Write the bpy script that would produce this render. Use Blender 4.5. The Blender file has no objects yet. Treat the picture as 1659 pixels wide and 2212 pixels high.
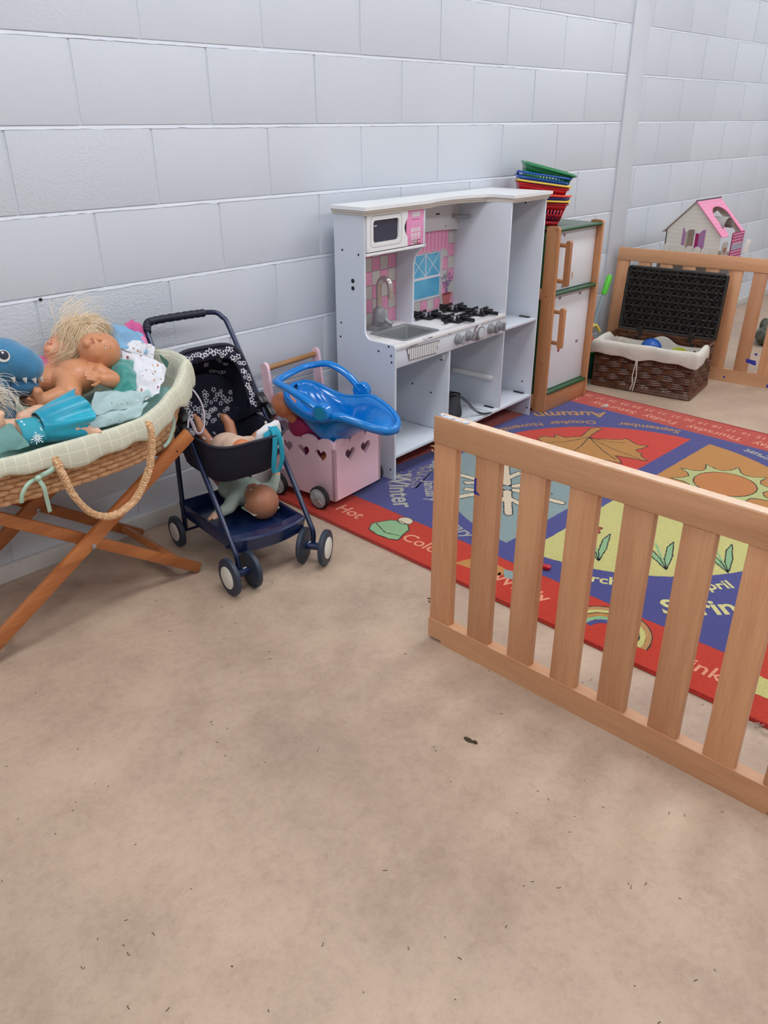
import bpy, bmesh, math, random
import numpy as np
from mathutils import Vector, Matrix, Quaternion
random.seed(7); np.random.seed(7)
scene = bpy.context.scene
COL = scene.collection
PI = math.pi
# ------------------------------------------------------------------ camera
CAM = Vector((-1.2466, -2.3800, 1.3096))
YAW, PITCH, ROLL = math.radians(46.34), math.radians(25.996), math.radians(-0.10)
fw = Vector((math.sin(YAW)*math.cos(PITCH), math.cos(YAW)*math.cos(PITCH), -math.sin(PITCH)))
rt = Vector((math.cos(YAW), -math.sin(YAW), 0)); up = rt.cross(fw)
r2 = rt*math.cos(ROLL)+up*math.sin(ROLL); u2 = -rt*math.sin(ROLL)+up*math.cos(ROLL)
cd = bpy.data.cameras.new('camera'); cam = bpy.data.objects.new('camera', cd); COL.objects.link(cam)
m = Matrix((r2, u2, -fw)).transposed().to_4x4(); m.translation = CAM
cam.matrix_world = m
cd.sensor_fit = 'VERTICAL'; cd.sensor_height = 24.0
cd.lens = 1741.6/2212*24.0
cd.clip_start = 0.02; cd.clip_end = 100
scene.camera = cam
# ------------------------------------------------------------------ view, world
vs = scene.view_settings
vs.view_transform = 'Standard'; vs.look = 'None'; vs.gamma = 1; vs.use_curve_mapping = False
vs.exposure = 0.0
w = bpy.data.worlds.new('world'); scene.world = w; w.use_nodes = True
w.node_tree.nodes['Background'].inputs[0].default_value = (0.72, 0.80, 0.95, 1)
w.node_tree.nodes['Background'].inputs[1].default_value = 0.25
LIGHT_STRENGTH = 11.5
LIGHT_COLOR = (0.95, 0.975, 1.0)

# ------------------------------------------------------------------ helpers
def lin(c):
    return tuple((x/255/12.92) if x/255 <= 0.04045 else ((x/255+0.055)/1.055)**2.4 for x in c)
def link(o, parent=None):
    COL.objects.link(o)
    if parent is not None: o.parent = parent
    return o
def tag(o, label=None, cat=None, group=None, kind=None):
    if label: o['label'] = label
    if cat: o['category'] = cat
    if group: o['group'] = group
    if kind: o['kind'] = kind
    return o
def thing(name, label, cat, loc=(0,0,0), rz=0.0, group=None):
    o = bpy.data.objects.new(name, None); o.empty_display_size = 0.05
    link(o); o.location = loc; o.rotation_euler = (0, 0, rz)
    return tag(o, label, cat, group)
def meshobj(name, verts, faces, mat, parent=None, uvs=None, sharp=35, smooth=True):
    me = bpy.data.meshes.new(name)
    me.from_pydata([tuple(v) for v in verts], [], faces)
    if uvs is not None:
        l = me.uv_layers.new(name='UVMap')
        idx = np.zeros(len(me.loops), dtype=np.int32); me.loops.foreach_get('vertex_index', idx)
        l.data.foreach_set('uv', np.asarray(uvs, dtype=np.float32)[idx].ravel())
    fin(me, sharp, smooth)
    me.materials.append(mat)
    o = bpy.data.objects.new(name, me)
    return link(o, parent)
def fin(me, sharp=35, smooth=True):
    bm = bmesh.new(); bm.from_mesh(me); bmesh.ops.recalc_face_normals(bm, faces=bm.faces); bm.to_mesh(me); bm.free()
    if smooth:
        me.polygons.foreach_set('use_smooth', [True]*len(me.polygons))
        me.set_sharp_from_angle(angle=math.radians(sharp))
    me.update()
def V(*a): return Vector(a)
def basis(d):
    d = Vector(d).normalized()
    a = Vector((0,0,1)) if abs(d.z) < 0.9 else Vector((1,0,0))
    x = d.cross(a).normalized(); y = d.cross(x).normalized()
    return x, y, d
class MB:
    def __init__(s): s.v = []; s.f = []; s.uv = []
    def add(s, vs, fs, uvs=None):
        n = len(s.v); s.v += [Vector(q) for q in vs]; s.f += [[i+n for i in q] for q in fs]
        s.uv += (uvs if uvs is not None else [(0,0)]*len(vs)); return s
    def box(s, c, d, rot=None, b=0.0):
        hx, hy, hz = d[0]/2, d[1]/2, d[2]/2
        if b <= 0:
            vs = [Vector((x*hx, y*hy, z*hz)) for x in (-1,1) for y in (-1,1) for z in (-1,1)]
            fs = [[0,1,3,2],[4,6,7,5],[0,4,5,1],[2,3,7,6],[0,2,6,4],[1,5,7,3]]
        else:
            bm = bmesh.new(); bmesh.ops.create_cube(bm, size=1)
            for q in bm.verts: q.co = Vector((q.co.x*d[0], q.co.y*d[1], q.co.z*d[2]))
            bmesh.ops.bevel(bm, geom=bm.edges[:], offset=b, segments=2, affect='EDGES', profile=0.5)
            bm.verts.index_update()
            vs = [q.co.copy() for q in bm.verts]; fs = [[q.index for q in f.verts] for f in bm.faces]; bm.free()
        if rot is not None: vs = [rot @ q for q in vs]
        c = Vector(c)
        return s.add([q+c for q in vs], fs)
    def bx(s, lo, hi, b=0.0):
        lo, hi = Vector(lo), Vector(hi)
        return s.box((lo+hi)/2, (hi-lo), None, b)
    def tube(s, path, r, n=10, closed=False, caps=True, flat=1.0):
        P = [Vector(p) for p in path]; N = len(P)
        R = r if isinstance(r, (list, tuple)) else [r]*N
        T = []
        for i in range(N):
            a = P[(i-1) % N] if (closed or i > 0) else P[i]
            c = P[(i+1) % N] if (closed or i < N-1) else P[i]
            t = c-a
            T.append(t.normalized() if t.length > 1e-9 else Vector((0,0,1)))
        x, y, _ = basis(T[0]); vs = []; fs = []; uv = []; L = 0
        for i in range(N):
            if i > 0:
                q = T[i-1].rotation_difference(T[i]); x = q @ x; L += (P[i]-P[i-1]).length
            y = T[i].cross(x).normalized(); x = y.cross(T[i]).normalized()
            for k in range(n):
                a = 2*PI*k/n
                vs.append(P[i]+(x*math.cos(a)+y*math.sin(a)*flat)*R[i]); uv.append((L, k/n))
        M = N if closed else N-1
        for i in range(M):
            j = (i+1) % N
            for k in range(n):
                fs.append([i*n+k, i*n+(k+1) % n, j*n+(k+1) % n, j*n+k])
        if caps and not closed:
            fs.append([k for k in range(n)]); fs.append([(N-1)*n+k for k in range(n)])
        return s.add(vs, fs, uv)
    def prism(s, poly, o, ux, uy, depth, centered=False):
        o, ux, uy = Vector(o), Vector(ux).normalized(), Vector(uy).normalized(); un = ux.cross(uy)
        a = -depth/2 if centered else 0
        n = len(poly)
        vs = [o+ux*p[0]+uy*p[1]+un*a for p in poly]+[o+ux*p[0]+uy*p[1]+un*(a+depth) for p in poly]
        fs = [list(range(n))[::-1], list(range(n, 2*n))]+[[i, (i+1) % n, (i+1) % n+n, i+n] for i in range(n)]
        return s.add(vs, fs)
    def sheet(s, poly, o, ux, uy):
        o, ux, uy = Vector(o), Vector(ux).normalized(), Vector(uy).normalized()
        return s.add([o+ux*p[0]+uy*p[1] for p in poly], [list(range(len(poly)))])
    def lathe(s, prof, o, axis=(0,0,1), n=20, cap=True):
        x, y, d = basis(axis); o = Vector(o); vs = []; fs = []; m_ = len(prof)
        for (r, h) in prof:
            for k in range(n):
                a = 2*PI*k/n; vs.append(o+d*h+(x*math.cos(a)+y*math.sin(a))*r)
        for i in range(m_-1):
            for k in range(n): fs.append([i*n+k, i*n+(k+1) % n, (i+1)*n+(k+1) % n, (i+1)*n+k])
        if cap: fs.append(list(range(n))); fs.append([(m_-1)*n+k for k in range(n)])
        return s.add(vs, fs)
    def ball(s, c, r, rot=None, nu=14, nv=9):
        c = Vector(c); r = Vector(r) if hasattr(r, '__len__') else Vector((r,r,r))
        vs = []; fs = []
        for j in range(1, nv):
            t = PI*j/nv
            for k in range(nu):
                a = 2*PI*k/nu
                q = Vector((r.x*math.sin(t)*math.cos(a), r.y*math.sin(t)*math.sin(a), r.z*math.cos(t)))
                vs.append(c+((rot @ q) if rot is not None else q))
        tp = Vector((0,0,r.z)); bt = Vector((0,0,-r.z))
        vs += [c+((rot @ tp) if rot is not None else tp), c+((rot @ bt) if rot is not None else bt)]
        a, b = len(vs)-2, len(vs)-1
        for j in range(nv-2):
            for k in range(nu): fs.append([j*nu+k, j*nu+(k+1) % nu, (j+1)*nu+(k+1) % nu, (j+1)*nu+k])
        for k in range(nu): fs.append([a, (k+1) % nu, k]); fs.append([b, (nv-2)*nu+k, (nv-2)*nu+(k+1) % nu])
        return s.add(vs, fs)
    def grid(s, rows, closed=False, uvs=None, capr=False):
        n = len(rows[0]); vs = [p for r in rows for p in r]; fs = []
        for i in range(len(rows)-1):
            for k in range(n if closed else n-1):
                fs.append([i*n+k, i*n+(k+1) % n, (i+1)*n+(k+1) % n, (i+1)*n+k])
        if capr: fs.append(list(range(n))); fs.append([(len(rows)-1)*n+k for k in range(n)])
        uv = [q for r in uvs for q in r] if uvs else None
        return s.add(vs, fs, uv)
    def xf(s, mat4):
        s.v = [mat4 @ q for q in s.v]; return s
    def build(s, name, mat, parent=None, sharp=35, smooth=True):
        return meshobj(name, s.v, s.f, mat, parent, s.uv, sharp, smooth)
def solid(o, t, offset=0.0):
    md = o.modifiers.new('thick', 'SOLIDIFY'); md.thickness = t; md.offset = offset; return o
def subd(o, n=1):
    md = o.modifiers.new('sub', 'SUBSURF'); md.levels = n; md.render_levels = n; return o
def arc(cx, cy, r, a0, a1, n):
    return [(cx+r*math.cos(math.radians(a0+(a1-a0)*i/n)), cy+r*math.sin(math.radians(a0+(a1-a0)*i/n))) for i in range(n+1)]
def rrect(x0, y0, x1, y1, r, n=4):
    return arc(x1-r, y0+r, r, -90, 0, n)+arc(x1-r, y1-r, r, 0, 90, n)+arc(x0+r, y1-r, r, 90, 180, n)+arc(x0+r, y0+r, r, 180, 270, n)
def smooth_path(pts, n=8, closed=False):
    P = [Vector(p) for p in pts]; N = len(P); out = []
    rng = range(N) if closed else range(N-1)
    for i in rng:
        p1, p2 = P[i], P[(i+1) % N]
        p0 = P[(i-1) % N] if (closed or i > 0) else p1
        p3 = P[(i+2) % N] if (closed or i < N-2) else p2
        for k in range(n):
            t = k/n
            out.append(0.5*((2*p1)+(-p0+p2)*t+(2*p0-5*p1+4*p2-p3)*t*t+(-p0+3*p1-3*p2+p3)*t**3))
    if not closed: out.append(P[-1])
    return out
def text_mesh(txt, size, bold=0.0):
    cu = bpy.data.curves.new('t', 'FONT'); cu.body = txt; cu.size = size; cu.offset = bold; cu.resolution_u = 3
    cu.align_x = 'CENTER'
    ob = bpy.data.objects.new('t', cu); COL.objects.link(ob)
    me = bpy.data.meshes.new_from_object(ob, depsgraph=bpy.context.evaluated_depsgraph_get())
    vs = [v.co.copy() for v in me.vertices]; fs = [list(p.vertices) for p in me.polygons]
    bpy.data.objects.remove(ob); bpy.data.curves.remove(cu); bpy.data.meshes.remove(me)
    return vs, fs

# ------------------------------------------------------------------ materials
def mat(name, rgb, rough=0.5, metal=0.0, var=0.0, vscale=8.0, bump=0.0, bscale=60.0, spec=0.5, sub=0.0, coat=0.0, trans=0.0, rgb2=None, stretch=None, sheen=0.0, bdist=0.01):
    M = bpy.data.materials.new(name); M.use_nodes = True
    nt = M.node_tree; N = nt.nodes; L = nt.links; B = N['Principled BSDF']
    c = lin(rgb); B.inputs['Base Color'].default_value = (*c, 1)
    B.inputs['Roughness'].default_value = rough; B.inputs['Metallic'].default_value = metal
    B.inputs['Specular IOR Level'].default_value = spec
    B.inputs['Coat Weight'].default_value = coat
    if sheen: B.inputs['Sheen Weight'].default_value = sheen
    if sub:
        B.inputs['Subsurface Weight'].default_value = sub; B.inputs['Subsurface Radius'].default_value = (0.02, 0.008, 0.005)
    if trans: B.inputs['Transmission Weight'].default_value = trans
    tc = N.new('ShaderNodeTexCoord'); mp = N.new('ShaderNodeMapping'); L.new(tc.outputs['Object'], mp.inputs[0])
    if stretch: mp.inputs['Scale'].default_value = stretch
    if var > 0:
        nz = N.new('ShaderNodeTexNoise'); nz.inputs['Scale'].default_value = vscale; nz.inputs['Detail'].default_value = 5
        L.new(mp.outputs[0], nz.inputs['Vector'])
        rp = N.new('ShaderNodeValToRGB')
        c2 = lin(rgb2) if rgb2 else tuple(x*(1-var) for x in c)
        c1 = c if rgb2 else tuple(min(1, x*(1+var*0.6)) for x in c)
        rp.color_ramp.elements[0].position = 0.32; rp.color_ramp.elements[1].position = 0.68
        rp.color_ramp.elements[0].color = (*c2, 1); rp.color_ramp.elements[1].color = (*c1, 1)
        L.new(nz.outputs['Fac'], rp.inputs[0]); L.new(rp.outputs[0], B.inputs['Base Color'])
    if bump > 0:
        nb = N.new('ShaderNodeTexNoise'); nb.inputs['Scale'].default_value = bscale; nb.inputs['Detail'].default_value = 4
        L.new(mp.outputs[0], nb.inputs['Vector'])
        bp = N.new('ShaderNodeBump'); bp.inputs['Strength'].default_value = bump; bp.inputs['Distance'].default_value = bdist
        L.new(nb.outputs['Fac'], bp.inputs['Height']); L.new(bp.outputs[0], B.inputs['Normal'])
    return M
def wood(name, rgb, rgb2, axis, rough=0.45, rings=14.0, coat=0.15):
    M = bpy.data.materials.new(name); M.use_nodes = True
    nt = M.node_tree; N = nt.nodes; L = nt.links; B = N['Principled BSDF']
    B.inputs['Roughness'].default_value = rough; B.inputs['Coat Weight'].default_value = coat; B.inputs['Coat Roughness'].default_value = 0.3
    tc = N.new('ShaderNodeTexCoord'); oi = N.new('ShaderNodeObjectInfo'); mp = N.new('ShaderNodeMapping')
    ad = N.new('ShaderNodeVectorMath'); ad.operation = 'ADD'
    ml = N.new('ShaderNodeMath'); ml.operation = 'MULTIPLY'; ml.inputs[1].default_value = 37.0
    L.new(oi.outputs['Random'], ml.inputs[0]); L.new(tc.outputs['Object'], ad.inputs[0]); L.new(ml.outputs[0], ad.inputs[1])
    L.new(ad.outputs[0], mp.inputs[0])
    s = [rings]*3; s[axis] = rings*0.07; mp.inputs['Scale'].default_value = s
    nz = N.new('ShaderNodeTexNoise'); nz.inputs['Scale'].default_value = 1.0; nz.inputs['Detail'].default_value = 3; nz.inputs['Distortion'].default_value = 0.6
    L.new(mp.outputs[0], nz.inputs['Vector'])
    mp2 = N.new('ShaderNodeMapping'); L.new(ad.outputs[0], mp2.inputs[0])
    s2 = [240.0]*3; s2[axis] = 14.0; mp2.inputs['Scale'].default_value = s2
    n2 = N.new('ShaderNodeTexNoise'); n2.inputs['Scale'].default_value = 1.0; n2.inputs['Detail'].default_value = 2; L.new(mp2.outputs[0], n2.inputs['Vector'])
    mx = N.new('ShaderNodeMath'); mx.operation = 'MULTIPLY_ADD'; mx.inputs[1].default_value = 0.35; L.new(n2.outputs['Fac'], mx.inputs[0])
    m3 = N.new('ShaderNodeMath'); m3.operation = 'MULTIPLY'; m3.inputs[1].default_value = 0.8; L.new(nz.outputs['Fac'], m3.inputs[0]); L.new(m3.outputs[0], mx.inputs[2])
    rp = N.new('ShaderNodeValToRGB'); rp.color_ramp.elements[0].position = 0.36; rp.color_ramp.elements[1].position = 0.74
    rp.color_ramp.elements[0].color = (*lin(rgb2), 1); rp.color_ramp.elements[1].color = (*lin(rgb), 1)
    L.new(mx.outputs[0], rp.inputs[0])
    hs = N.new('ShaderNodeHueSaturation'); mr = N.new('ShaderNodeMapRange'); mr.inputs[3].default_value = 0.84; mr.inputs[4].default_value = 1.06
    L.new(oi.outputs['Random'], mr.inputs[0]); L.new(mr.outputs[0], hs.inputs['Value']); L.new(rp.outputs[0], hs.inputs['Color'])
    L.new(hs.outputs[0], B.inputs['Base Color'])
    bp = N.new('ShaderNodeBump'); bp.inputs['Strength'].default_value = 0.06; bp.inputs['Distance'].default_value = 0.003
    L.new(n2.outputs['Fac'], bp.inputs['Height']); L.new(bp.outputs[0], B.inputs['Normal'])
    return M
def wall_mat():
    M = bpy.data.materials.new('painted_block'); M.use_nodes = True
    nt = M.node_tree; N = nt.nodes; L = nt.links; B = N['Principled BSDF']
    B.inputs['Roughness'].default_value = 0.42
    tc = N.new('ShaderNodeTexCoord'); oi = N.new('ShaderNodeObjectInfo')
    ge = N.new('ShaderNodeNewGeometry')
    nz = N.new('ShaderNodeTexNoise'); nz.inputs['Scale'].default_value = 2.2; nz.inputs['Detail'].default_value = 3; L.new(ge.outputs['Position'], nz.inputs['Vector'])
    rp = N.new('ShaderNodeValToRGB'); rp.color_ramp.elements[0].color = (*lin((206,213,222)), 1); rp.color_ramp.elements[1].color = (*lin((213,219,228)), 1)
    L.new(nz.outputs['Fac'], rp.inputs[0]); L.new(rp.outputs[0], B.inputs['Base Color'])
    n1 = N.new('ShaderNodeTexNoise'); n1.inputs['Scale'].default_value = 115; n1.inputs['Detail'].default_value = 5; n1.inputs['Roughness'].default_value = 0.6; L.new(ge.outputs['Position'], n1.inputs['Vector'])
    n2 = N.new('ShaderNodeTexVoronoi'); n2.inputs['Scale'].default_value = 130; L.new(ge.outputs['Position'], n2.inputs['Vector'])
    mr = N.new('ShaderNodeMapRange'); mr.inputs[1].default_value = 0.55; mr.inputs[2].default_value = 1.0; mr.inputs[3].default_value = 0.18; mr.inputs[4].default_value = 0.50; L.new(oi.outputs['Random'], mr.inputs[0])
    pw = N.new('ShaderNodeMath'); pw.operation = 'POWER'; pw.inputs[1].default_value = 2.0; L.new(n1.outputs['Fac'], pw.inputs[0])
    bp = N.new('ShaderNodeBump'); bp.inputs['Distance'].default_value = 0.012; L.new(mr.outputs[0], bp.inputs['Strength']); L.new(pw.outputs[0], bp.inputs['Height'])
    L.new(bp.outputs[0], B.inputs['Normal'])
    return M
def worn_mat(name, rgb, rgb2, scale, lo, hi, rough=0.5, stretch=None):
    M = mat(name, rgb, rough)
    nt = M.node_tree; N = nt.nodes; L = nt.links; B = N['Principled BSDF']
    mp = [n for n in N if n.type == 'MAPPING'][0]
    if stretch: mp.inputs['Scale'].default_value = stretch
    nz = N.new('ShaderNodeTexNoise'); nz.inputs['Scale'].default_value = scale; nz.inputs['Detail'].default_value = 8; nz.inputs['Roughness'].default_value = 0.65; L.new(mp.outputs[0], nz.inputs['Vector'])
    rp = N.new('ShaderNodeValToRGB'); rp.color_ramp.elements[0].position = lo; rp.color_ramp.elements[1].position = hi
    rp.color_ramp.elements[0].color = (*lin(rgb), 1); rp.color_ramp.elements[1].color = (*lin(rgb2), 1)
    L.new(nz.outputs['Fac'], rp.inputs[0]); L.new(rp.outputs[0], B.inputs['Base Color'])
    return M
def floor_mat():
    M = bpy.data.materials.new('vinyl_floor'); M.use_nodes = True
    nt = M.node_tree; N = nt.nodes; L = nt.links; B = N['Principled BSDF']
    B.inputs['Roughness'].default_value = 0.42; B.inputs['Specular IOR Level'].default_value = 0.35
    tc = N.new('ShaderNodeTexCoord')
    def noise(sc, det, ro=0.6, dist=0.0):
        n = N.new('ShaderNodeTexNoise'); n.inputs['Scale'].default_value = sc; n.inputs['Detail'].default_value = det; n.inputs['Roughness'].default_value = ro; n.inputs['Distortion'].default_value = dist
        L.new(tc.outputs['Object'], n.inputs['Vector']); return n
    a = noise(1.7, 5, 0.6, 0.1); b = noise(7, 10, 0.82, 0.1); c = noise(160, 3, 0.6)
    rp = N.new('ShaderNodeValToRGB'); rp.color_ramp.elements[0].position = 0.36; rp.color_ramp.elements[1].position = 0.62
    rp.color_ramp.elements[0].color = (*lin((178,155,137)), 1); rp.color_ramp.elements[1].color = (*lin((196,173,151)), 1)
    L.new(a.outputs['Fac'], rp.inputs[0])
    r2_ = N.new('ShaderNodeValToRGB'); r2_.color_ramp.elements[0].position = 0.36; r2_.color_ramp.elements[1].position = 0.56
    r2_.color_ramp.elements[0].color = (0.80,0.775,0.76,1); r2_.color_ramp.elements[1].color = (1,1,1,1)
    L.new(b.outputs['Fac'], r2_.inputs[0])
    mx = N.new('ShaderNodeMix'); mx.data_type = 'RGBA'; mx.blend_type = 'MULTIPLY'; mx.inputs[0].default_value = 0.75
    L.new(rp.outputs[0], mx.inputs[6]); L.new(r2_.outputs[0], mx.inputs[7])
    # fine dark flecks
    v = N.new('ShaderNodeTexVoronoi'); v.inputs['Scale'].default_value = 26; v.feature = 'DISTANCE_TO_EDGE'; L.new(tc.outputs['Object'], v.inputs['Vector'])
    fl = noise(42, 9, 0.85, 0.2)
    r3 = N.new('ShaderNodeValToRGB'); r3.color_ramp.elements[0].position = 0.30; r3.color_ramp.elements[1].position = 0.52
    r3.color_ramp.elements[0].color = (0.80,0.77,0.75,1); r3.color_ramp.elements[1].color = (1,1,1,1); L.new(fl.outputs['Fac'], r3.inputs[0])
    m2 = N.new('ShaderNodeMix'); m2.data_type = 'RGBA'; m2.blend_type = 'MULTIPLY'; m2.inputs[0].default_value = 0.8
    L.new(mx.outputs[2], m2.inputs[6]); L.new(r3.outputs[0], m2.inputs[7])
    L.new(m2.outputs[2], B.inputs['Base Color'])
    mr = N.new('ShaderNodeMapRange'); mr.inputs[3].default_value = 0.36; mr.inputs[4].default_value = 0.6; L.new(b.outputs['Fac'], mr.inputs[0]); L.new(mr.outputs[0], B.inputs['Roughness'])
    bp = N.new('ShaderNodeBump'); bp.inputs['Strength'].default_value = 0.05; bp.inputs['Distance'].default_value = 0.002; L.new(c.outputs['Fac'], bp.inputs['Height']); L.new(bp.outputs[0], B.inputs['Normal'])
    return M
MW = wall_mat()
M_WHITE = mat('white_laminate', (214,221,231), 0.32, var=0.03, vscale=3)
M_EDGE = mat('white_edge', (236,238,240), 0.4)
M_CREAM = mat('cream_edge', (214,208,198), 0.5)
M_DARK = mat('dark_hole', (25,24,30), 0.6)
M_BLACK = mat('black_plastic', (18,18,21), 0.35)
M_STEEL = mat('brushed_silver', (168,168,172), 0.32, 0.75)
M_GREYP = mat('silver_grey_plastic', (150,152,156), 0.35, 0.35)
M_PINKP = mat('pink_print', (236,150,196), 0.4)
M_PINKT = mat('pink_tile_print', (232,158,190), 0.4, var=0.06, vscale=30)
M_TILEC = mat('cream_tile_print', (205,200,196), 0.4)
M_GROUT = mat('grey_line_print', (120,110,118), 0.5)
BEECH_X = wood('beech_x', (220,168,126), (196,140,100), 0)
BEECH_Y = wood('beech_y', (219,166,124), (196,140,100), 1)
BEECH_Z = wood('beech_z', (218,164,122), (192,132,92), 2)
PINE_X = wood('stained_pine', (194,122,68), (150,82,42), 0, rings=22)
FRW_Z = wood('fridge_wood_z', (196,140,96), (164,106,66), 2)
FRW_X = wood('fridge_wood_x', (200,146,102), (170,112,72), 0)
M_GREEN = mat('green_lacquer', (10,74,34), 0.3, coat=0.3)
# ================================================================== the room
XL, XR, YF, ZC = -3.6, 6.3, -5.4, 2.9
fl = MB().bx((XL-0.2, YF-0.2, -0.05), (XR+0.2, 0.2, 0)).build('floor', floor_mat()); tag(fl, kind='structure')
wb = MB().bx((XL-0.2, 0.0030, 0), (XR+0.2, 0.2, ZC)).build('wall_back', MW); tag(wb, kind='structure')
M_RW = mat('white_room_paint', (206,208,212), 0.6)
tag(MB().bx((XL-0.2, YF-0.2, 0), (XR+0.2, YF, ZC)).build('wall_front', M_RW), kind='structure')
tag(MB().bx((XL-0.2, YF, 0), (XL, 0.0, ZC)).build('wall_left', M_RW), kind='structure')
tag(MB().bx((XR, YF, 0), (XR+0.2, 0.0, ZC)).build('wall_right', M_RW), kind='structure')
tag(MB().bx((XL-0.2, YF-0.2, ZC), (XR+0.2, 0.2, ZC+0.1)).build('ceiling', M_RW), kind='structure')
# painted concrete blocks, each its own piece, joints recessed
def block_mesh(wd, name):
    bm = bmesh.new(); bmesh.ops.create_cube(bm, size=1)
    H = 0.2145
    for q in bm.verts: q.co = Vector((q.co.x*wd, q.co.y*0.014+0.007, q.co.z*H))
    ed = [e for e in bm.edges if all(abs(q.co.y) < 1e-6 for q in e.verts)]
    bmesh.ops.bevel(bm, geom=ed, offset=0.0035, segments=2, affect='EDGES', profile=0.6)
    bmesh.ops.recalc_face_normals(bm, faces=bm.faces)
    me = bpy.data.meshes.new(name); bm.to_mesh(me); bm.free()
    me.polygons.foreach_set('use_smooth', [True]*len(me.polygons)); me.set_sharp_from_angle(angle=math.radians(50))
    me.materials.append(MW); return me
BLK = block_mesh(0.4425, 'block')
rng = random.Random(3)
TX = 3.168                       # middle of the cover strip: the bond is offset on its far side
for k in range(-5, 9):
    zc = 1.740-0.225*k-0.1125
    if zc < 0.03 or zc > ZC-0.08: continue
    for side_, sh in ((0, 0.0), (1, 0.155)):
        off = (0.0 if (k % 2) else 0.225)+sh
        for i in range(-10, 16):
            x0 = off+0.45*i+0.00375; x1 = x0+0.4425
            a_, b_ = (max(x0, XL+0.02), min(x1, TX)) if side_ == 0 else (max(x0, TX), min(x1, XR-0.02))
            if b_-a_ < 0.05: continue
            me = BLK if b_-a_ > 0.442 else block_mesh(b_-a_, 'block_cut')
            o = bpy.data.objects.new('block', me); link(o, wb)
            o.location = ((a_+b_)/2, rng.uniform(-0.0010, 0.0006), zc)
# weathered bed joints: recessed under the upper block, sloping out to the lower one
rj0 = random.Random(12)
for k in range(-5, 8):
    z = 1.740-0.225*k
    if z < 0.08 or z > ZC-0.05: continue
    n_ = 420; r0 = []; r1 = []; r2_ = []
    for i in range(n_+1):
        x = XL+(XR-XL)*i/n_; w_ = rj0.gauss(0, 0.0006)
        r0.append(V(x, 0.0050, z+0.0058)); r1.append(V(x, 0.0030+w_*0.6, z+0.0035+w_)); r2_.append(V(x, -0.0012+abs(w_), z-0.0056+w_*1.6))
    r3 = [V(p.x, 0.004, p.z-0.0016) for p in r2_]
    MB().grid([r0, r1, r2_, r3]).build('bed_joint', MW, wb, sharp=60)
# lowest cut course behind the baseboard, and baseboard
M_SK = worn_mat('chipped_white_paint', (206,204,200), (92,86,80), 9, 0.60, 0.64, 0.5, (0.5, 1, 2.2))
bb = MB().bx((XL, -0.016, 0), (XR, 0.004, 0.058), 0.003).build('baseboard_back', M_SK); tag(bb, kind='structure')
# smooth vertical cover strip on the wall
tr = MB().bx((3.085, -0.012, 0.0), (3.255, 0.008, ZC), 0.002).build('trim_1', mat('cover_strip_paint', (206,211,220), 0.35)); tag(tr, kind='structure')
MB().lathe([(0.005,0),(0.005,0.002),(0.003,0.003)], (-0.208,-0.0005,0.836), (0,-1,0), 10).build('wall_plug', M_DARK, wb)
# ceiling light panels (out of the picture, they light the room)
M_EM = bpy.data.materials.new('lamp_diffuser'); M_EM.use_nodes = True
_e = M_EM.node_tree.nodes['Principled BSDF']; _e.inputs['Emission Color'].default_value = (*LIGHT_COLOR, 1); _e.inputs['Emission Strength'].default_value = LIGHT_STRENGTH
for (lx, ly) in [(-2.2,-1.2),(0.2,-1.2),(2.6,-1.2),(5.0,-1.2),(-2.2,-3.3),(0.2,-3.3),(2.6,-3.3),(5.0,-3.3)]:
    t = thing('ceiling_light', 'flat white ceiling light panel above the play area', 'ceiling light', (lx, ly, ZC), 0, 'ceiling light panels')
    MB().bx((-0.62,-0.32,-0.035), (0.62,0.32,0.0), 0.004).build('frame', M_EDGE, t)
    MB().bx((-0.59,-0.29,-0.040), (0.59,0.29,-0.034)).build('diffuser', M_EM, t)
# ================================================================== wooden fence panels
M_INK = mat('blue_ink', (40,48,150), 0.6)
M_TAPE = worn_mat('torn_pale_tape', (226,214,204), (206,150,112), 30, 0.52, 0.6, 0.7)
def fence(name_label, loc, rz, parts_y, nsl, pitch=0.130):
    t = thing('wooden_fence_panel', name_label, 'fence', loc, rz, 'beech fence panels')
    # local: x = thickness (front face at x=0, back +0.024), y negative along the panel
    Lh = -parts_y
    def piece(nm, lo, hi, mt, b=0.004): return MB().bx(lo, hi, b).build(nm, mt, t)
    piece('top_rail', (-0.001, -Lh, 0.585), (0.031, 0, 0.655), BEECH_Y, 0.003)
    br = MB().prism([(0,0.010),(-0.046,0.010),(-0.046,0.0),(-Lh+0.046,0.0),(-Lh+0.046,0.010),(-Lh,0.010),(-Lh,0.068),(0,0.068)], (-0.001,0,0), (0,1,0), (0,0,1), 0.032).build('bottom_rail', BEECH_Y, t)
    for i in range(nsl):
        y1 = -pitch*i; y0 = max(y1-0.070, -Lh)
        piece('slat', (0.003, y0, 0.066), (0.027, y1, 0.587), BEECH_Z, 0.0035)
    return t
fn = fence('beech slatted fence panel standing on the bare floor in front of the rug', (0.2, -1.170, 0), 0, -0.98, 8)
# brass hooks at the free end of the near panel
M_BRASS = mat('brass', (176,150,90), 0.3, 0.9)
hk = MB().tube([V(0.012+0.003*math.sin(a), 0.009+0.009*math.cos(a+PI), 0.562+0.009*math.sin(a+PI)) for a in np.linspace(-2.6, 2.6, 14)], 0.0018, 6).build('hook', M_BRASS, fn)
hk = MB().tube([V(0.012+0.003*math.sin(a), 0.007+0.008*math.cos(a+PI), 0.113+0.008*math.sin(a+PI)) for a in np.linspace(-2.6, 2.6, 14)], 0.0018, 6).build('hook', mat('dark_brass', (70,58,40), 0.5, 0.6), fn)
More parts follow.
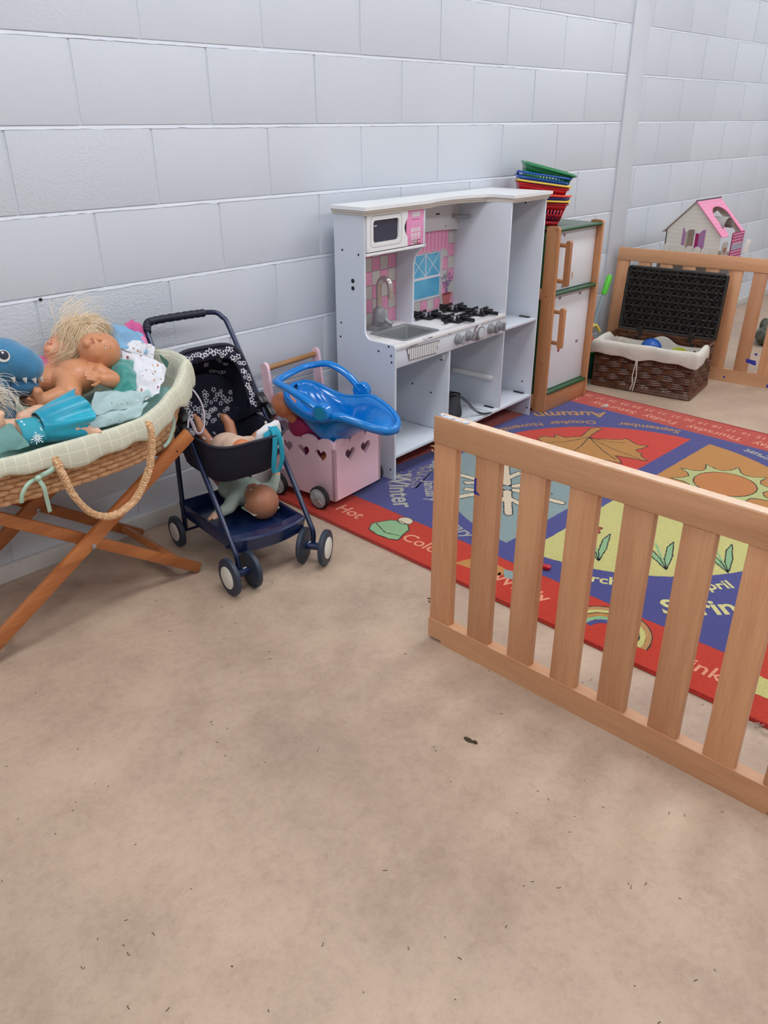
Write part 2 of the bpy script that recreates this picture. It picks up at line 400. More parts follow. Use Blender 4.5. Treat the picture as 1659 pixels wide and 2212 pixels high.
# bare worn top edge
MB().bx((0.002, -0.98, 0.6552), (0.028, -0.004, 0.6562)).build('worn_top_edge', worn_mat('worn_top_wood', (224,196,172), (212,178,150), 30, 0.4, 0.7, 0.7), fn)
# ink marks
MB().prism([(0,0),(0.006,0),(0.006,-0.033),(0.018,-0.040),(0.018,-0.042),(0,-0.042)], (0.0026,-0.131,0.527), (0,-1,0), (0,0,1), 0.0006).build('ink_mark', M_INK, fn)
for (a, b_) in [(-0.005,-0.055),(-0.060,-0.075),(-0.082,-0.100)]:
    MB().bx((0.004, b_, 0.6562), (0.017, a, 0.6569)).build('paper_residue', worn_mat('blue_white_residue', (196,204,216), (74,92,140), 60, 0.5, 0.6, 0.8), fn)
f2a = Vector((3.157, -0.05, 0)); f2d = Vector((3.263-3.157, -0.832+0.05, 0)).normalized()
f2rz = math.atan2(f2d.x, -f2d.y)
f2 = fence('beech slatted fence panel behind the wicker hamper, with blue tape scraps', (f2a.x-0.070, f2a.y, 0.0), f2rz, -1.186, 10, 0.124)
f2.rotation_euler = (0, 0.105, f2rz)
for (y0, z0, pts) in [(-0.800, 0.140, [(0,0),(-0.05,-0.004),(-0.055,-0.025),(-0.05,-0.03),(0.0,-0.018)]), (-0.83, 0.172, [(0,0),(-0.02,0.004),(-0.02,-0.012)]), (-0.915,0.168,[(0,0),(-0.03,-0.002),(-0.028,-0.012),(-0.016,-0.014),(-0.012,-0.04),(0.0,-0.045)]), (-0.70,0.03,[(0,0),(-0.014,0),(-0.008,-0.014)]), (-0.93,0.02,[(0,0),(-0.02,0.01),(-0.035,0),(-0.03,-0.014),(0,-0.014)])]:
    MB().prism(pts, (0.0025 if z0 > 0.1 else -0.0016, y0, z0), (0,1,0), (0,0,1), -0.0008).build('tape_scrap', M_INK, f2)
# ================================================================== toy kitchen
KA = math.radians(3.4)
K = thing('toy_kitchen', 'white wooden toy kitchen with pink tiled backsplash, sink and hob', 'toy kitchen', (0.921, -0.369, 0), KA)
def kb(nm, lo, hi, mt=None, b=0.0015, par=None): return MB().bx(lo, hi, b).build(nm, mt or M_WHITE, par or K)
prof = [(0,0.0086),(0,0.536)]+[(0.012*(1-math.cos(a)), 0.540+0.012*math.sin(a)) for a in np.linspace(0, PI/2, 4)]+[(0.115,0.553)]+[(0.115+0.035*math.sin(a), 0.588-0.035*math.cos(a)) for a in np.linspace(0.1, PI/2, 6)]+[(0.148,1.000),(0.296,1.000),(0.296,0.0086)]
sp = MB().prism(prof, (0.0,0,0), (0,1,0), (0,0,1), 0.010).build('side_panel', M_WHITE, K)
# left panel bright edge
kb('side_panel', (1.028,0,0.0086), (1.038,0.296,1.0))
kb('tower_panel', (0.752,0,0.108), (0.762,0.290,1.0))
kb('divider', (0.350,0.002,0.115), (0.360,0.285,0.545))
kb('bottom_shelf', (0.010,0.0,0.100), (0.690,0.290,0.113))
kb('bottom_shelf', (0.692,-0.002,0.103), (1.028,0.290,0.116))
kb('tower_shelf', (0.762,0.0,0.470), (1.028,0.290,0.481))
bk = kb('back_panel', (0.010,0.282,0.10), (1.028,0.290,1.0))
kb('kick_board', (0.010,0.26,0.0086), (1.028,0.27,0.10), mat('kick_brown', (70,30,24), 0.6))
# crown: stepped top board
cf = [(-0.016,0.300),(-0.016,0.126),(0.362,0.126)]+[(0.362+0.36*t, 0.126+0.028*math.sin(PI*min(1,t*1.05))) for t in (0.15,0.3,0.5,0.7,0.85)]+[(0.735,0.110),(0.744,0.085),(0.746,0.04),(0.746,-0.016),(1.056,-0.016),(1.056,0.300)]
cr = MB().prism(cf, (0,0,1.016), (1,0,0), (0,1,0), 0.012).build('crown_top', M_EDGE, K)
def inset(poly, d): return [(x+(d if x < 0.1 else (0.006 if (0.7 < x < 0.8) else (-d if x > 1.0 else 0))), (y+d if y < 0.29 else y)) for x, y in poly]
MB().prism(inset(cf,0.006), (0,0,1.007), (1,0,0), (0,1,0), 0.010).build('crown_moulding', M_CREAM, K)
MB().prism(inset(cf,0.012), (0,0,0.998), (1,0,0), (0,1,0), 0.010).build('crown_moulding', M_CREAM, K)
# counter + fascia
cnt = MB().prism([(0.010,0.0)]+[(0.755,0.0),(0.755,0.285),(0.010,0.285)], (0,0,0.535), (1,0,0), (0,1,0), 0.010)
# counter with a sink opening: four strips
for nm, lo, hi in [('worktop', (0.010,-0.004,0.535), (0.755,0.036,0.547)), ('worktop', (0.010,0.036,0.535), (0.100,0.285,0.547)), ('worktop', (0.318,0.036,0.535), (0.755,0.285,0.547)), ('worktop', (0.100,0.205,0.535), (0.318,0.285,0.547))]:
    kb(nm, lo, hi, worn_mat('marbled_worktop', (228,228,230), (186,182,182), 12, 0.52, 0.66, 0.35), 0.0005)
fa = kb('fascia', (0.010,0.0,0.464), (0.752,0.010,0.535))
# worn chips on the front edge
M_CHIP = mat('chip_grey', (118,108,104), 0.8)
for lo_, hi_ in (((0.08,-0.0046,0.533),(0.13,-0.0036,0.5365)),((0.20,-0.0046,0.543),(0.225,-0.0036,0.547)),((0.33,-0.0046,0.535),(0.345,-0.0036,0.538))): MB().bx(lo_, hi_).build('chipped_edge', M_CHIP, K)
# vent
vent = MB().prism([(0.066,0.529),(0.276,0.523),(0.254,0.473),(0.083,0.480)], (0,-0.0006,0), (1,0,0), (0,0,1), 0.002).build('vent_print', M_GROUT, K)
vb = MB()
for i in range(17):
    t = i/16; x = 0.078+0.186*t
    zt = 0.5255-0.0055*t; zb = max(0.4805-0.006*t, 0.48 - (x-0.083)*0.04) + 0.002
    if x < 0.086: zb = 0.507
    if x > 0.256: zb = 0.500
    vb.bx((x-0.0034,-0.0034,zb), (x+0.0034,-0.0024,zt))
vb.build('vent_stripes', M_EDGE, vent)
# knobs
for x in (0.399, 0.474, 0.641, 0.703):
    k = MB().lathe([(0.0225,0),(0.0225,0.006),(0.019,0.008),(0.0165,0.014),(0.0165,0.026),(0.014,0.028)], (x,0,0.503), (0,-1,0), 20).build('control_knob', M_GREYP, K)
    a = {0.399:0.5,0.474:0.2,0.641:-0.3,0.703:0.0}[x]
    MB().box((x,-0.030,0.503), (0.009,0.014,0.036), Matrix.Rotation(a,3,'Y'), 0.002).build('grip', M_GREYP, k)
k = MB().lathe([(0.032,0),(0.032,0.008),(0.028,0.012),(0.027,0.018)], (0.549,0,0.503), (0,-1,0), 28).build('timer_dial', M_STEEL, K)
MB().lathe([(0.022,0.0175),(0.022,0.0195),(0.020,0.020)], (0.549,0,0.503), (0,-1,0), 24).build('dial_face', mat('dial_face', (190,200,208), 0.25), k)
MB().lathe([(0.0345,-0.0001),(0.0345,0.0012)], (0.549,0,0.503), (0,-1,0), 28).build('dial_ring', mat('dial_ring_red', (150,96,110), 0.4), k)
# sink
sk = MB()
sk.prism(rrect(0.092,0.028,0.326,0.213,0.012), (0,0,0.5472), (1,0,0), (0,1,0), 0.0001)
ring = [rrect(0.094,0.030,0.324,0.211,0.014,4), rrect(0.094,0.030,0.324,0.211,0.014,4), rrect(0.106,0.042,0.312,0.199,0.014,4), rrect(0.112,0.048,0.306,0.193,0.012,4), rrect(0.122,0.058,0.296,0.183,0.01,4)]
zz = [0.5465,0.5505,0.5500,0.545,0.485]
sk = MB(); sk.grid([[V(x,y,z) for x,y in r] for r, z in zip(ring, zz)], True)
n = len(ring[0]); sk.f.append([4*n+i for i in range(n)])
so = sk.build('sink_basin', mat('sink_grey', (150,154,156), 0.35, 0.4), K); solid(so, 0.0015, -1)
# tap
tp = MB().bx((0.135,0.205,0.547), (0.232,0.268,0.566), 0.001).build('tap_plinth', M_GREYP, K)
MB().lathe([(0.030,0.566),(0.0265,0.585),(0.0225,0.625),(0.0195,0.630),(0.0135,0.632),(0.0125,0.64)], (0.186,0.236,0), (0,0,1), 20).build('tap_body', M_GREYP, K)
M_CHR = mat('scuffed_chrome', (200,192,188), 0.22, 0.85)
MB().tube(smooth_path([(0.186,0.236,0.630),(0.186,0.236,0.715),(0.188,0.229,0.738),(0.191,0.212,0.747),(0.194,0.194,0.738),(0.195,0.185,0.715),(0.195,0.184,0.672)], 6), 0.0115, 14).build('tap_spout', M_CHR, K)
hd = MB().tube([(0.186,0.216,0.600),(0.150,0.195,0.600)], 0.016, 14).build('tap_handle', M_GREYP, K)
MB().tube([(0.168,0.205,0.600),(0.180,0.165,0.578)], [0.011,0.009], 10).build('lever', M_GREYP, hd)
# hob grates
def grate(cx, cy, rot):
    g = MB()
    for i in range(8):
        a = rot+i*PI/4; L_ = 0.090 if i % 2 == 0 else 0.062
        r0 = 0.020
        d = V(math.cos(a), math.sin(a), 0)
        c = V(cx,cy,0.5595)+d*((L_+r0)/2)
        g.box(c, (L_-r0, 0.010, 0.015), Matrix.Rotation(a,3,'Z'), 0.0012)
    for i in range(4):
        a = rot+PI/4+i*PI/2; a2 = a+PI/2
        p, q = V(cx+0.056*math.cos(a), cy+0.056*math.sin(a), 0.553), V(cx+0.056*math.cos(a2), cy+0.056*math.sin(a2), 0.553)
        g.box((p+q)/2, ((q-p).length, 0.007, 0.008), Matrix.Rotation(math.atan2(q.y-p.y,q.x-p.x),3,'Z'), 0.001)
    o = g.build('hob_grate', M_BLACK, K)
    MB().lathe([(0.036,0.547),(0.034,0.553),(0.022,0.560),(0.018,0.566),(0.010,0.568)], (cx,cy,0), (0,0,1), 16).build('burner', M_STEEL, o)
    for i in range(4):
        a = rot+PI/4+i*PI/2
        MB().box((cx+0.028*math.cos(a), cy+0.028*math.sin(a), 0.568), (0.010,0.006,0.016), Matrix.Rotation(a,3,'Z'), 0.002).build('pan_rest', M_BLACK, o)
for (cx, cy) in ((0.475,0.215),(0.665,0.215),(0.500,0.085),(0.672,0.082)): grate(cx, cy, 0.12)
# post below microwave, with curved bracket
pp = [(0.196,0.547),(0.285,0.547),(0.285,0.866),(0.140,0.866),(0.140,0.858)]+[(0.196-0.056*math.cos(a)*1.0+0.0, 0.800+0.050*math.sin(a)) for a in np.linspace(1.35, 0.0, 7)][:0]+[(0.150,0.852),(0.165,0.842),(0.180,0.826),(0.190,0.808),(0.196,0.785)]
MB().prism(pp, (0.350,0,0), (0,1,0), (0,0,1), 0.010).build('post_panel', M_WHITE, K)
# microwave box
kb('microwave_shelf', (0.010,0.142,0.856), (0.360,0.285,0.866), M_EDGE)
kb('microwave_side', (0.350,0.145,0.866), (0.360,0.285,1.0))
kb('microwave_frame', (0.010,0.160,0.990), (0.350,0.170,1.0))
door_poly = [(0.012,0.870),(0.247,0.870),(0.247,0.902)]+[(0.247-0.020*math.sin(PI*t), 0.902+0.072*t) for t in np.linspace(0.1,0.9,7)]+[(0.247,0.974),(0.247,1.002),(0.012,1.002)]
# door as a frame with window opening: outer with inner rounded hole -> bridge
def frame_mesh(outer, inner, o, ux, uy, depth):
    bm = bmesh.new()
    o, ux, uy = Vector(o), Vector(ux), Vector(uy); un = ux.cross(uy)
    ov = [bm.verts.new(o+ux*x+uy*y) for x, y in outer]; iv = [bm.verts.new(o+ux*x+uy*y) for x, y in inner]
    es = [bm.edges.new((ov[i], ov[(i+1) % len(ov)])) for i in range(len(ov))]+[bm.edges.new((iv[i], iv[(i+1) % len(iv)])) for i in range(len(iv))]
    bmesh.ops.triangle_fill(bm, edges=es, use_beauty=True)
    # remove faces inside the hole
    r = bmesh.ops.extrude_face_region(bm, geom=bm.faces[:])
    bmesh.ops.translate(bm, vec=un*depth, verts=[g for g in r['geom'] if isinstance(g, bmesh.types.BMVert)])
    bm.verts.index_update()
    mb = MB(); mb.add([q.co.copy() for q in bm.verts], [[q.index for q in f.verts] for f in bm.faces]); bm.free()
    return mb
md_ = frame_mesh(door_poly, rrect(0.046,0.900,0.194,0.978,0.012), (0,0.150,0), (1,0,0), (0,0,1), 0.008).build('microwave_door', M_EDGE, K)
def ringstrip(r0, r1, y, nm, mt, par):
    g = MB(); g.grid([[V(x,y,z) for x,z in r0], [V(x,y,z) for x,z in r1]], True); return g.build(nm, mt, par)
ringstrip(rrect(0.030,0.884,0.210,0.994,0.018), rrect(0.0315,0.8855,0.2085,0.9925,0.017), 0.1418, 'groove_line', M_GROUT, md_)
ringstrip(rrect(0.036,0.889,0.204,0.989,0.016), rrect(0.046,0.900,0.194,0.978,0.012), 0.1416, 'window_rim', M_EDGE, md_)
MB().bx((0.040,0.151,0.895), (0.200,0.153,0.983)).build('microwave_window', mat('tinted_window', (58,58,76), 0.12, spec=0.6), K)
MB().prism([(0.060,0.956),(0.075,0.957),(0.075,0.960),(0.060,0.959)], (0,0.1508,0), (1,0,0), (0,0,1), 0.0004).build('window_mark', M_EDGE, K)
cp = kb('control_panel', (0.246,0.146,0.870), (0.350,0.152,1.002), M_PINKP)
def flat_text(txt, size, x, y, z, mt, par, ux=(1,0,0), uy=(0,0,1), nm='lettering', bold=0.0):
    vs, fs = text_mesh(txt, size, bold); ux, uy = Vector(ux), Vector(uy)
    return MB().add([Vector((x,y,z))+ux*q.x+uy*q.y for q in vs], fs).build(nm, mt, par, smooth=False)
M_KEY = mat('white_print', (232,226,232), 0.4)
MB().bx((0.272,0.1454,0.971), (0.328,0.146,0.990)).build('display', mat('display_print', (214,196,208), 0.3), cp)
flat_text('12:00', 0.021, 0.300, 0.1450, 0.974, M_EDGE, cp, bold=0.0006)
MB().bx((0.276,0.1454,0.962), (0.326,0.146,0.9635)).build('display_line', M_GROUT, cp)
ky = ['1','2','3','4','5','6','7','8','9']
for r in range(4):
    for c in range(3):
        x = 0.280+0.0205*c; z = 0.944-0.0195*r
        if r == 0:
            MB().lathe([(0.007,0),(0.007,0.0006)], (x,0.146,z), (0,-1,0), 12).build('key', mat('key_pale', (222,168,200), 0.4), cp)
        else:
            kk = MB().bx((x-0.0075,0.1452,z-0.0075), (x+0.0075,0.146,z+0.0075)).build('key', M_KEY, cp)
            flat_text(ky[(r-1)*3+c], 0.013, x, 0.1449, z-0.0045, mat('key_digit', (196,120,164), 0.5), kk)
for c, colr in enumerate([(226,190,210),(120,130,104),(190,30,60)]):
    x = 0.280+0.0205*c; z = 0.8805
    kk = MB().bx((x-0.008,0.1452,z-0.0085), (x+0.008,0.146,z+0.0085)).build('key', mat('key_col', colr, 0.4), cp)
    if c == 1: MB().prism([(-0.004,-0.005),(0.005,0),(-0.004,0.005)], (x,0.1450,z), (1,0,0), (0,0,1), 0.0001).build('play_sign', M_EDGE, kk)
    if c == 2: MB().prism([(-0.004,-0.004),(0.004,-0.004),(0.004,0.004),(-0.004,0.004)], (x,0.1450,z), (1,0,0), (0,0,1), 0.0001).build('stop_sign', M_EDGE, kk)
    if c == 0: flat_text('0', 0.013, x, 0.1449, z-0.0045, mat('key_digit', (196,120,164), 0.5), kk)
MB().ball((0.018,0.1415,0.885), 0.0025).ball((0.018,0.1415,0.877), 0.0025).ball((0.018,0.1415,0.997), 0.002).build('rivet', M_EDGE, md_)
# hood with arched lower edge and a knob
hood = [(0.360,1.0),(0.360,0.876)]+[(0.360+0.392*t, 0.876+0.010*math.sin(PI*t)) for t in np.linspace(0.05,0.95,10)]+[(0.752,0.876),(0.752,1.0)]
hd = MB().prism(hood, (0,0.270,0), (1,0,0), (0,0,1), 0.008).build('hood_panel', mat('hood_greige', (206,202,204), 0.4), K)
MB().tube([(0.705,0.262,0.935),(0.735,0.205,0.935)], [0.0075,0.0075], 12).ball((0.737,0.202,0.935), 0.010).build('hood_knob', M_GREYP, K)
MB().bx((0.583,0.2612,0.948), (0.610,0.2622,0.954)).build('scuff', M_DARK, hd)
MB().lathe([(0.003,0),(0.003,0.001)], (0.655,0.262,0.898), (0,-1,0), 8).build('hole', M_DARK, hd)
# backsplash prints: tiles, window, curtain, flower pot
YB = 0.2815
def tiles(x0, x1, z0, z1, nm, par, px=0.0500, pz=0.0535, xs=0.0, zs=0.0, skip=lambda x, z: False, ph=0):
    MB().bx((x0,YB-0.0002,z0), (x1,YB+0.0005,z1)).build('backsplash_sheet', M_GROUT, par)
    g1, g2 = MB(), MB(); i0 = math.floor((x0-xs)/px)
    j0 = math.floor((z0-zs)/pz)
    for i in range(i0, i0+30):
        for j in range(j0, j0+20):
            a0, a1 = max(x0, xs+i*px+0.001), min(x1, xs+(i+1)*px-0.001); b0, b1 = max(z0, zs+j*pz+0.001), min(z1, zs+(j+1)*pz-0.001)
            if a1-a0 < 0.002 or b1-b0 < 0.002 or skip((a0+a1)/2, (b0+b1)/2): continue
            (g1 if (i+j+ph) % 2 == 0 else g2).bx((a0,YB-0.0010,b0), (a1,YB-0.0002,b1))
    g1.build('pink_tile_print', M_PINKT, par); g2.build('cream_tile_print', M_TILEC, par)
tiles(0.010,0.350,0.547,0.856,'a',bk, xs=0.346-0.05*6.0, zs=0.552, ph=1)
tiles(0.360,0.752,0.547,0.880,'b',bk, xs=0.752-0.048*8, px=0.048, zs=0.552, skip=lambda x,z: 0.44 < x < 0.665 and z > 0.60, ph=1)
wsh = MB().bx((0.435,YB-0.0013,0.598), (0.665,YB-0.0004,0.885)).build('window_print', mat('print_pale', (214,214,220), 0.4), bk)
MB().bx((0.445,YB-0.0018,0.612), (0.645,YB-0.0013,0.690)).bx((0.445,YB-0.0018,0.700), (0.645,YB-0.0013,0.792)).build('blue_pane', mat('print_blue', (112,196,226), 0.35, var=0.15, vscale=9, rgb2=(70,160,206)), wsh)
g = MB()
for (x0,x1) in ((0.445,0.545),(0.545,0.645)):
    for (p,q) in (((x0,0.700),(x1,0.792)),((x0,0.792),(x1,0.700))):
        d = V(q[0]-p[0],0,q[1]-p[1]); a = -math.atan2(d.z,d.x)
        g.box(((p[0]+q[0])/2,YB-0.0021,(p[1]+q[1])/2), (d.length*0.98,0.0003,0.003), Matrix.Rotation(a,3,'Y'))
g.bx((0.5425,YB-0.0023,0.700), (0.5475,YB-0.0018,0.792)); g.bx((0.440,YB-0.0025,0.690), (0.650,YB-0.0018,0.700)); g.build('glazing_print', M_KEY, wsh)
ringstrip([(0.437,0.600),(0.655,0.600),(0.655,0.800),(0.437,0.800)], [(0.439,0.602),(0.653,0.602),(0.653,0.798),(0.439,0.798)], YB-0.0020, 'window_outline', M_GROUT, wsh)
cu = [(0.440,0.886),(0.700,0.886),(0.700,0.790)]+[(0.700-0.26*t, 0.792+0.012*abs(math.sin(t*PI*4))+0.0*t) for t in np.linspace(0.02,0.98,24)]+[(0.44,0.80)]
cpn = MB().prism(cu, (0,YB-0.0012,0), (1,0,0), (0,0,1), 0.0012).build('curtain_print', mat('curtain_pink', (240,164,198), 0.5), bk)
g = MB()
for i in range(9): g.bx((0.47+0.026*i,YB-0.0028,0.806), (0.474+0.026*i,YB-0.0024,0.884))
g.build('curtain_fold_print', mat('curtain_fold', (222,122,170), 0.5), cpn)
g = MB().prism([(0.664,0.608),(0.738,0.608),(0.734,0.592),(0.730,0.592),(0.722,0.547),(0.682,0.547),(0.672,0.592),(0.668,0.592)], (0,YB-0.0012,0), (1,0,0), (0,0,1), 0.001).build('pot_print', mat('pot_print', (206,116,112), 0.5), bk)
MB().prism([(0.668,0.608),(0.685,0.600),(0.718,0.600),(0.734,0.607),(0.715,0.612),(0.685,0.612)], (0,YB-0.0024,0), (1,0,0), (0,0,1), 0.0004).build('pot_soil_print', mat('pot_dark', (150,70,76), 0.5), g)
rg = random.Random(5); g = MB(); g3 = MB()
for i in range(70):
    a = rg.uniform(-0.75,0.75); r = rg.uniform(0.03,0.085)
    x, z = 0.701+math.sin(a)*r*0.75, 0.610+math.cos(a)*r*1.05; b_ = a+rg.uniform(-0.8,0.8)
    d = V(math.sin(b_),0,math.cos(b_)); n_ = V(d.z,0,-d.x); c = V(x,YB-0.0016,z)
    (g if i % 3 else g3).add([c-d*0.006,c+n_*0.0022,c+d*0.006,c-n_*0.0022], [[0,1,2,3]])
for a in np.linspace(-0.5,0.5,6): g.tube([(0.701,YB-0.0014,0.605),(0.701+math.sin(a)*0.05,YB-0.0014,0.605+math.cos(a)*0.06)], 0.0007, 4)
g.build('leaf_print', mat('leaf_violet', (104,84,150), 0.5), bk); g3.build('leaf_print', mat('leaf_grey', (150,150,170), 0.5), bk)
# screws and holes
def holes(pts, ax, par=K, nm='screw_hole'):
    for p in pts: MB().lathe([(0.0042,0),(0.0042,0.0006)], p, ax, 10).build(nm, M_DARK, par)
holes([(-0.0002,0.255,0.872),(-0.0002,0.175,0.862),(-0.0002,0.270,0.600),(-0.0002,0.275,0.545),(-0.0002,0.030,0.545),(-0.0002,0.018,0.512),(-0.0002,0.016,0.487),(-0.0002,0.08,0.52),(-0.0002,0.02,0.05)], (-1,0,0))
for z in (0.765,0.738): MB().lathe([(0.008,0),(0.008,0.0008)], (-0.0002,0.205,z), (-1,0,0), 14).build('cable_hole', M_DARK, K)
holes([(0.3498,0.19,0.29),(0.3498,0.09,0.27)], (-1,0,0))
holes([(1.0278,0.05,0.17),(1.0278,0.10,0.975),(1.0278,0.012,0.045)], (-1,0,0))
# hinges on shelf ends, drawer runner, cupboard catch
for p in [(1.012,0.055,0.484),(1.012,0.055,0.119)]: MB().box(p, (0.014,0.055,0.003), None, 0.001).build('hinge_plate', M_DARK, K)
MB().box((0.736,0.045,0.119), (0.012,0.05,0.003), None, 0.001).build('hinge_plate', M_DARK, K)
MB().bx((0.738,0.04,0.243), (0.752,0.26,0.262), 0.003).build('drawer_runner', M_EDGE, K)
c_ = MB().bx((0.343,0.025,0.425), (0.350,0.038,0.450), 0.001).build('cupboard_catch', M_EDGE, K)
holes([(0.3494,0.040,0.455),(0.3494,0.040,0.420)], (-1,0,0), c_)
# black bag with a strap and paper, lying on the shelf inside
t = thing('cloth_bag', 'crumpled black bag with long straps on the bottom shelf inside the kitchen', 'bag', (0.921,-0.369,0), KA)
g = MB(); rows = []
rg = random.Random(2)
for i in range(9):
    t_ = i/8; row = []
    for k in range(16):
        a = 2*PI*k/16; rr = (0.085+0.012*rg.random())*(1-0.55*t_) + 0.01
        row.append(V(0.470+rr*math.cos(a)*0.9*(0.95)*(1.1-0.75*t_)+0.085*t_, 0.13+rr*math.sin(a)*1.1*(1-0.6*t_)-0.03*t_, 0.114+0.100*math.sin(t_*2.2)+0.012*rg.random()))
    rows.append(row)
g.grid(rows, True, capr=True); subd(g.build('bag_body', mat('black_cloth', (30,33,42), 0.7), t), 1)
for dx in (0, 0.012):
    MB().tube(smooth_path([(0.47+dx,0.10,0.215),(0.51+dx,0.08,0.225),(0.55+dx,0.05,0.190),(0.58+dx,0.03,0.150),(0.62+dx,0.015,0.122),(0.66+dx,-0.012,0.119)], 6), 0.0045, 6, flat=0.5).build('strap', M_BLACK, t)
g = MB(); rg = random.Random(8)
for i in range(16):
    c = V(0.392+rg.uniform(-.012,.02), 0.045+rg.uniform(-.012,.012), 0.128+rg.uniform(0,0.045))
    g.add([c+V(rg.uniform(-.014,.014),rg.uniform(-.01,.01),rg.uniform(-.014,.014)) for _ in range(3)], [[0,1,2]])
g.build('torn_paper', mat('paper', (214,208,206), 0.8), t)
# ================================================================== toy fridge
F = thing('toy_fridge', 'wooden toy fridge with white doors and green edging beside the kitchen', 'toy fridge', (2.018, -0.345, 0), math.radians(0.3))
def fb(nm, lo, hi, mt, b=0.002, par=None): return MB().bx(lo, hi, b).build(nm, mt, par or F)
side = rrect(0,0.0086,0.066,0.877,0.014,4)
for x in (0.0, 0.380):
    MB().prism(side, (x,0,0), (0,1,0), (0,0,1), 0.016).build('front_stile', FRW_Z, F)
    fb('side_panel', (x+0.004,0.066,0.09), (x+0.012,0.262,0.845), M_GREEN)
    MB().prism([(0.262+p[0]*0.6,p[1]) for p in side], (x,0,0), (0,1,0), (0,0,1), 0.016).build('back_stile', FRW_Z, F)
    fb('side_rail', (x,0.06,0.55), (x+0.016,0.27,0.60), BEECH_Y)
    fb('side_rail', (x,0.06,0.02), (x+0.016,0.27,0.09), BEECH_Y)
fb('kick_board', (0.016,0.006,0.0095), (0.380,0.022,0.094), FRW_X)
for z0, z1 in ((0.094,0.109),(0.570,0.584),(0.853,0.868)):
    MB().prism(rrect(0.0,z0,0.060,z1,0.0065,3), (0.016,0,0), (0,1,0), (0,0,1), 0.364).build('green_shelf', M_GREEN, F)
fb('top_panel', (0.016,0.05,0.856), (0.380,0.262,0.866), M_GREEN)
MB().prism(rrect(0.27,0.845,0.29,0.900,0.006,3), (0.016,0,0), (0,1,0), (0,0,1), 0.364).build('back_rail', FRW_X, F)
fb('back_panel', (0.010,0.268,0.05), (0.386,0.276,0.85), M_GREEN)
M_FD = mat('fridge_white', (228,231,236), 0.35)
M_LB = mat('ladybird_red', (150,40,70), 0.5); M_BF = mat('butterfly_violet', (140,110,140), 0.5)
def handle(z0, z1, par):
    h = MB().prism(rrect(-0.0,z0,0.024,z1,0.010,4), (0.046,-0.036,0), (0,1,0), (0,0,1), 0.020).build('handle', FRW_Z, par)
    MB().bx((0.0655,-0.030,z0+0.012), (0.0668,-0.018,z1-0.012)).build('grip_slot', M_DARK, h)
    for z in (z0+0.022, z1-0.022): MB().tube([(0.056,-0.016,z),(0.056,0.032,z)], 0.0095, 12).build('handle_peg', FRW_Z, h)
d1 = fb('upper_door', (0.018,0.030,0.586), (0.378,0.044,0.852), M_FD)
handle(0.612, 0.815, d1)
d2 = fb('lower_door', (0.018,0.030,0.111), (0.378,0.044,0.569), M_FD)
handle(0.325, 0.515, d2)
# small printed marks (butterflies, ladybirds, ring)
def disc(x, z, rx, rz, mt, par, nm): MB().prism([(rx*math.cos(a), rz*math.sin(a)) for a in np.linspace(0,2*PI,13)[:-1]], (x,0.0298,z), (1,0,0), (0,0,1), 0.0004).build(nm, mt, par)
for (x,z) in ((0.105,0.545),(0.285,0.543),(0.300,0.305)):
    for s_ in (-1,1): disc(x+s_*0.006, z+0.003, 0.005, 0.008, M_BF, d2, 'butterfly_print')
disc(0.135,0.295,0.010,0.012,M_LB,d2,'ladybird_print')
disc(0.095,0.832,0.007,0.008,M_BF,d1,'butterfly_print'); disc(0.115,0.600,0.008,0.009,M_BF,d1,'butterfly_print')
disc(0.195,0.640,0.009,0.018,mat('tan_print', (214,160,96), 0.5),d1,'oval_print'); disc(0.195,0.640,0.006,0.014,M_FD,d1,'oval_centre')
MB().lathe([(0.003,0),(0.003,0.0006)], (-0.0002,0.014,0.862), (-1,0,0), 8).build('screw', M_DARK, F)
MB().lathe([(0.003,0),(0.003,0.0006)], (-0.0002,0.040,0.57), (-1,0,0), 8).build('screw', M_DARK, F)
MB().lathe([(0.003,0),(0.003,0.0006)], (-0.0002,0.030,0.25), (-1,0,0), 8).build('screw', M_DARK, F)
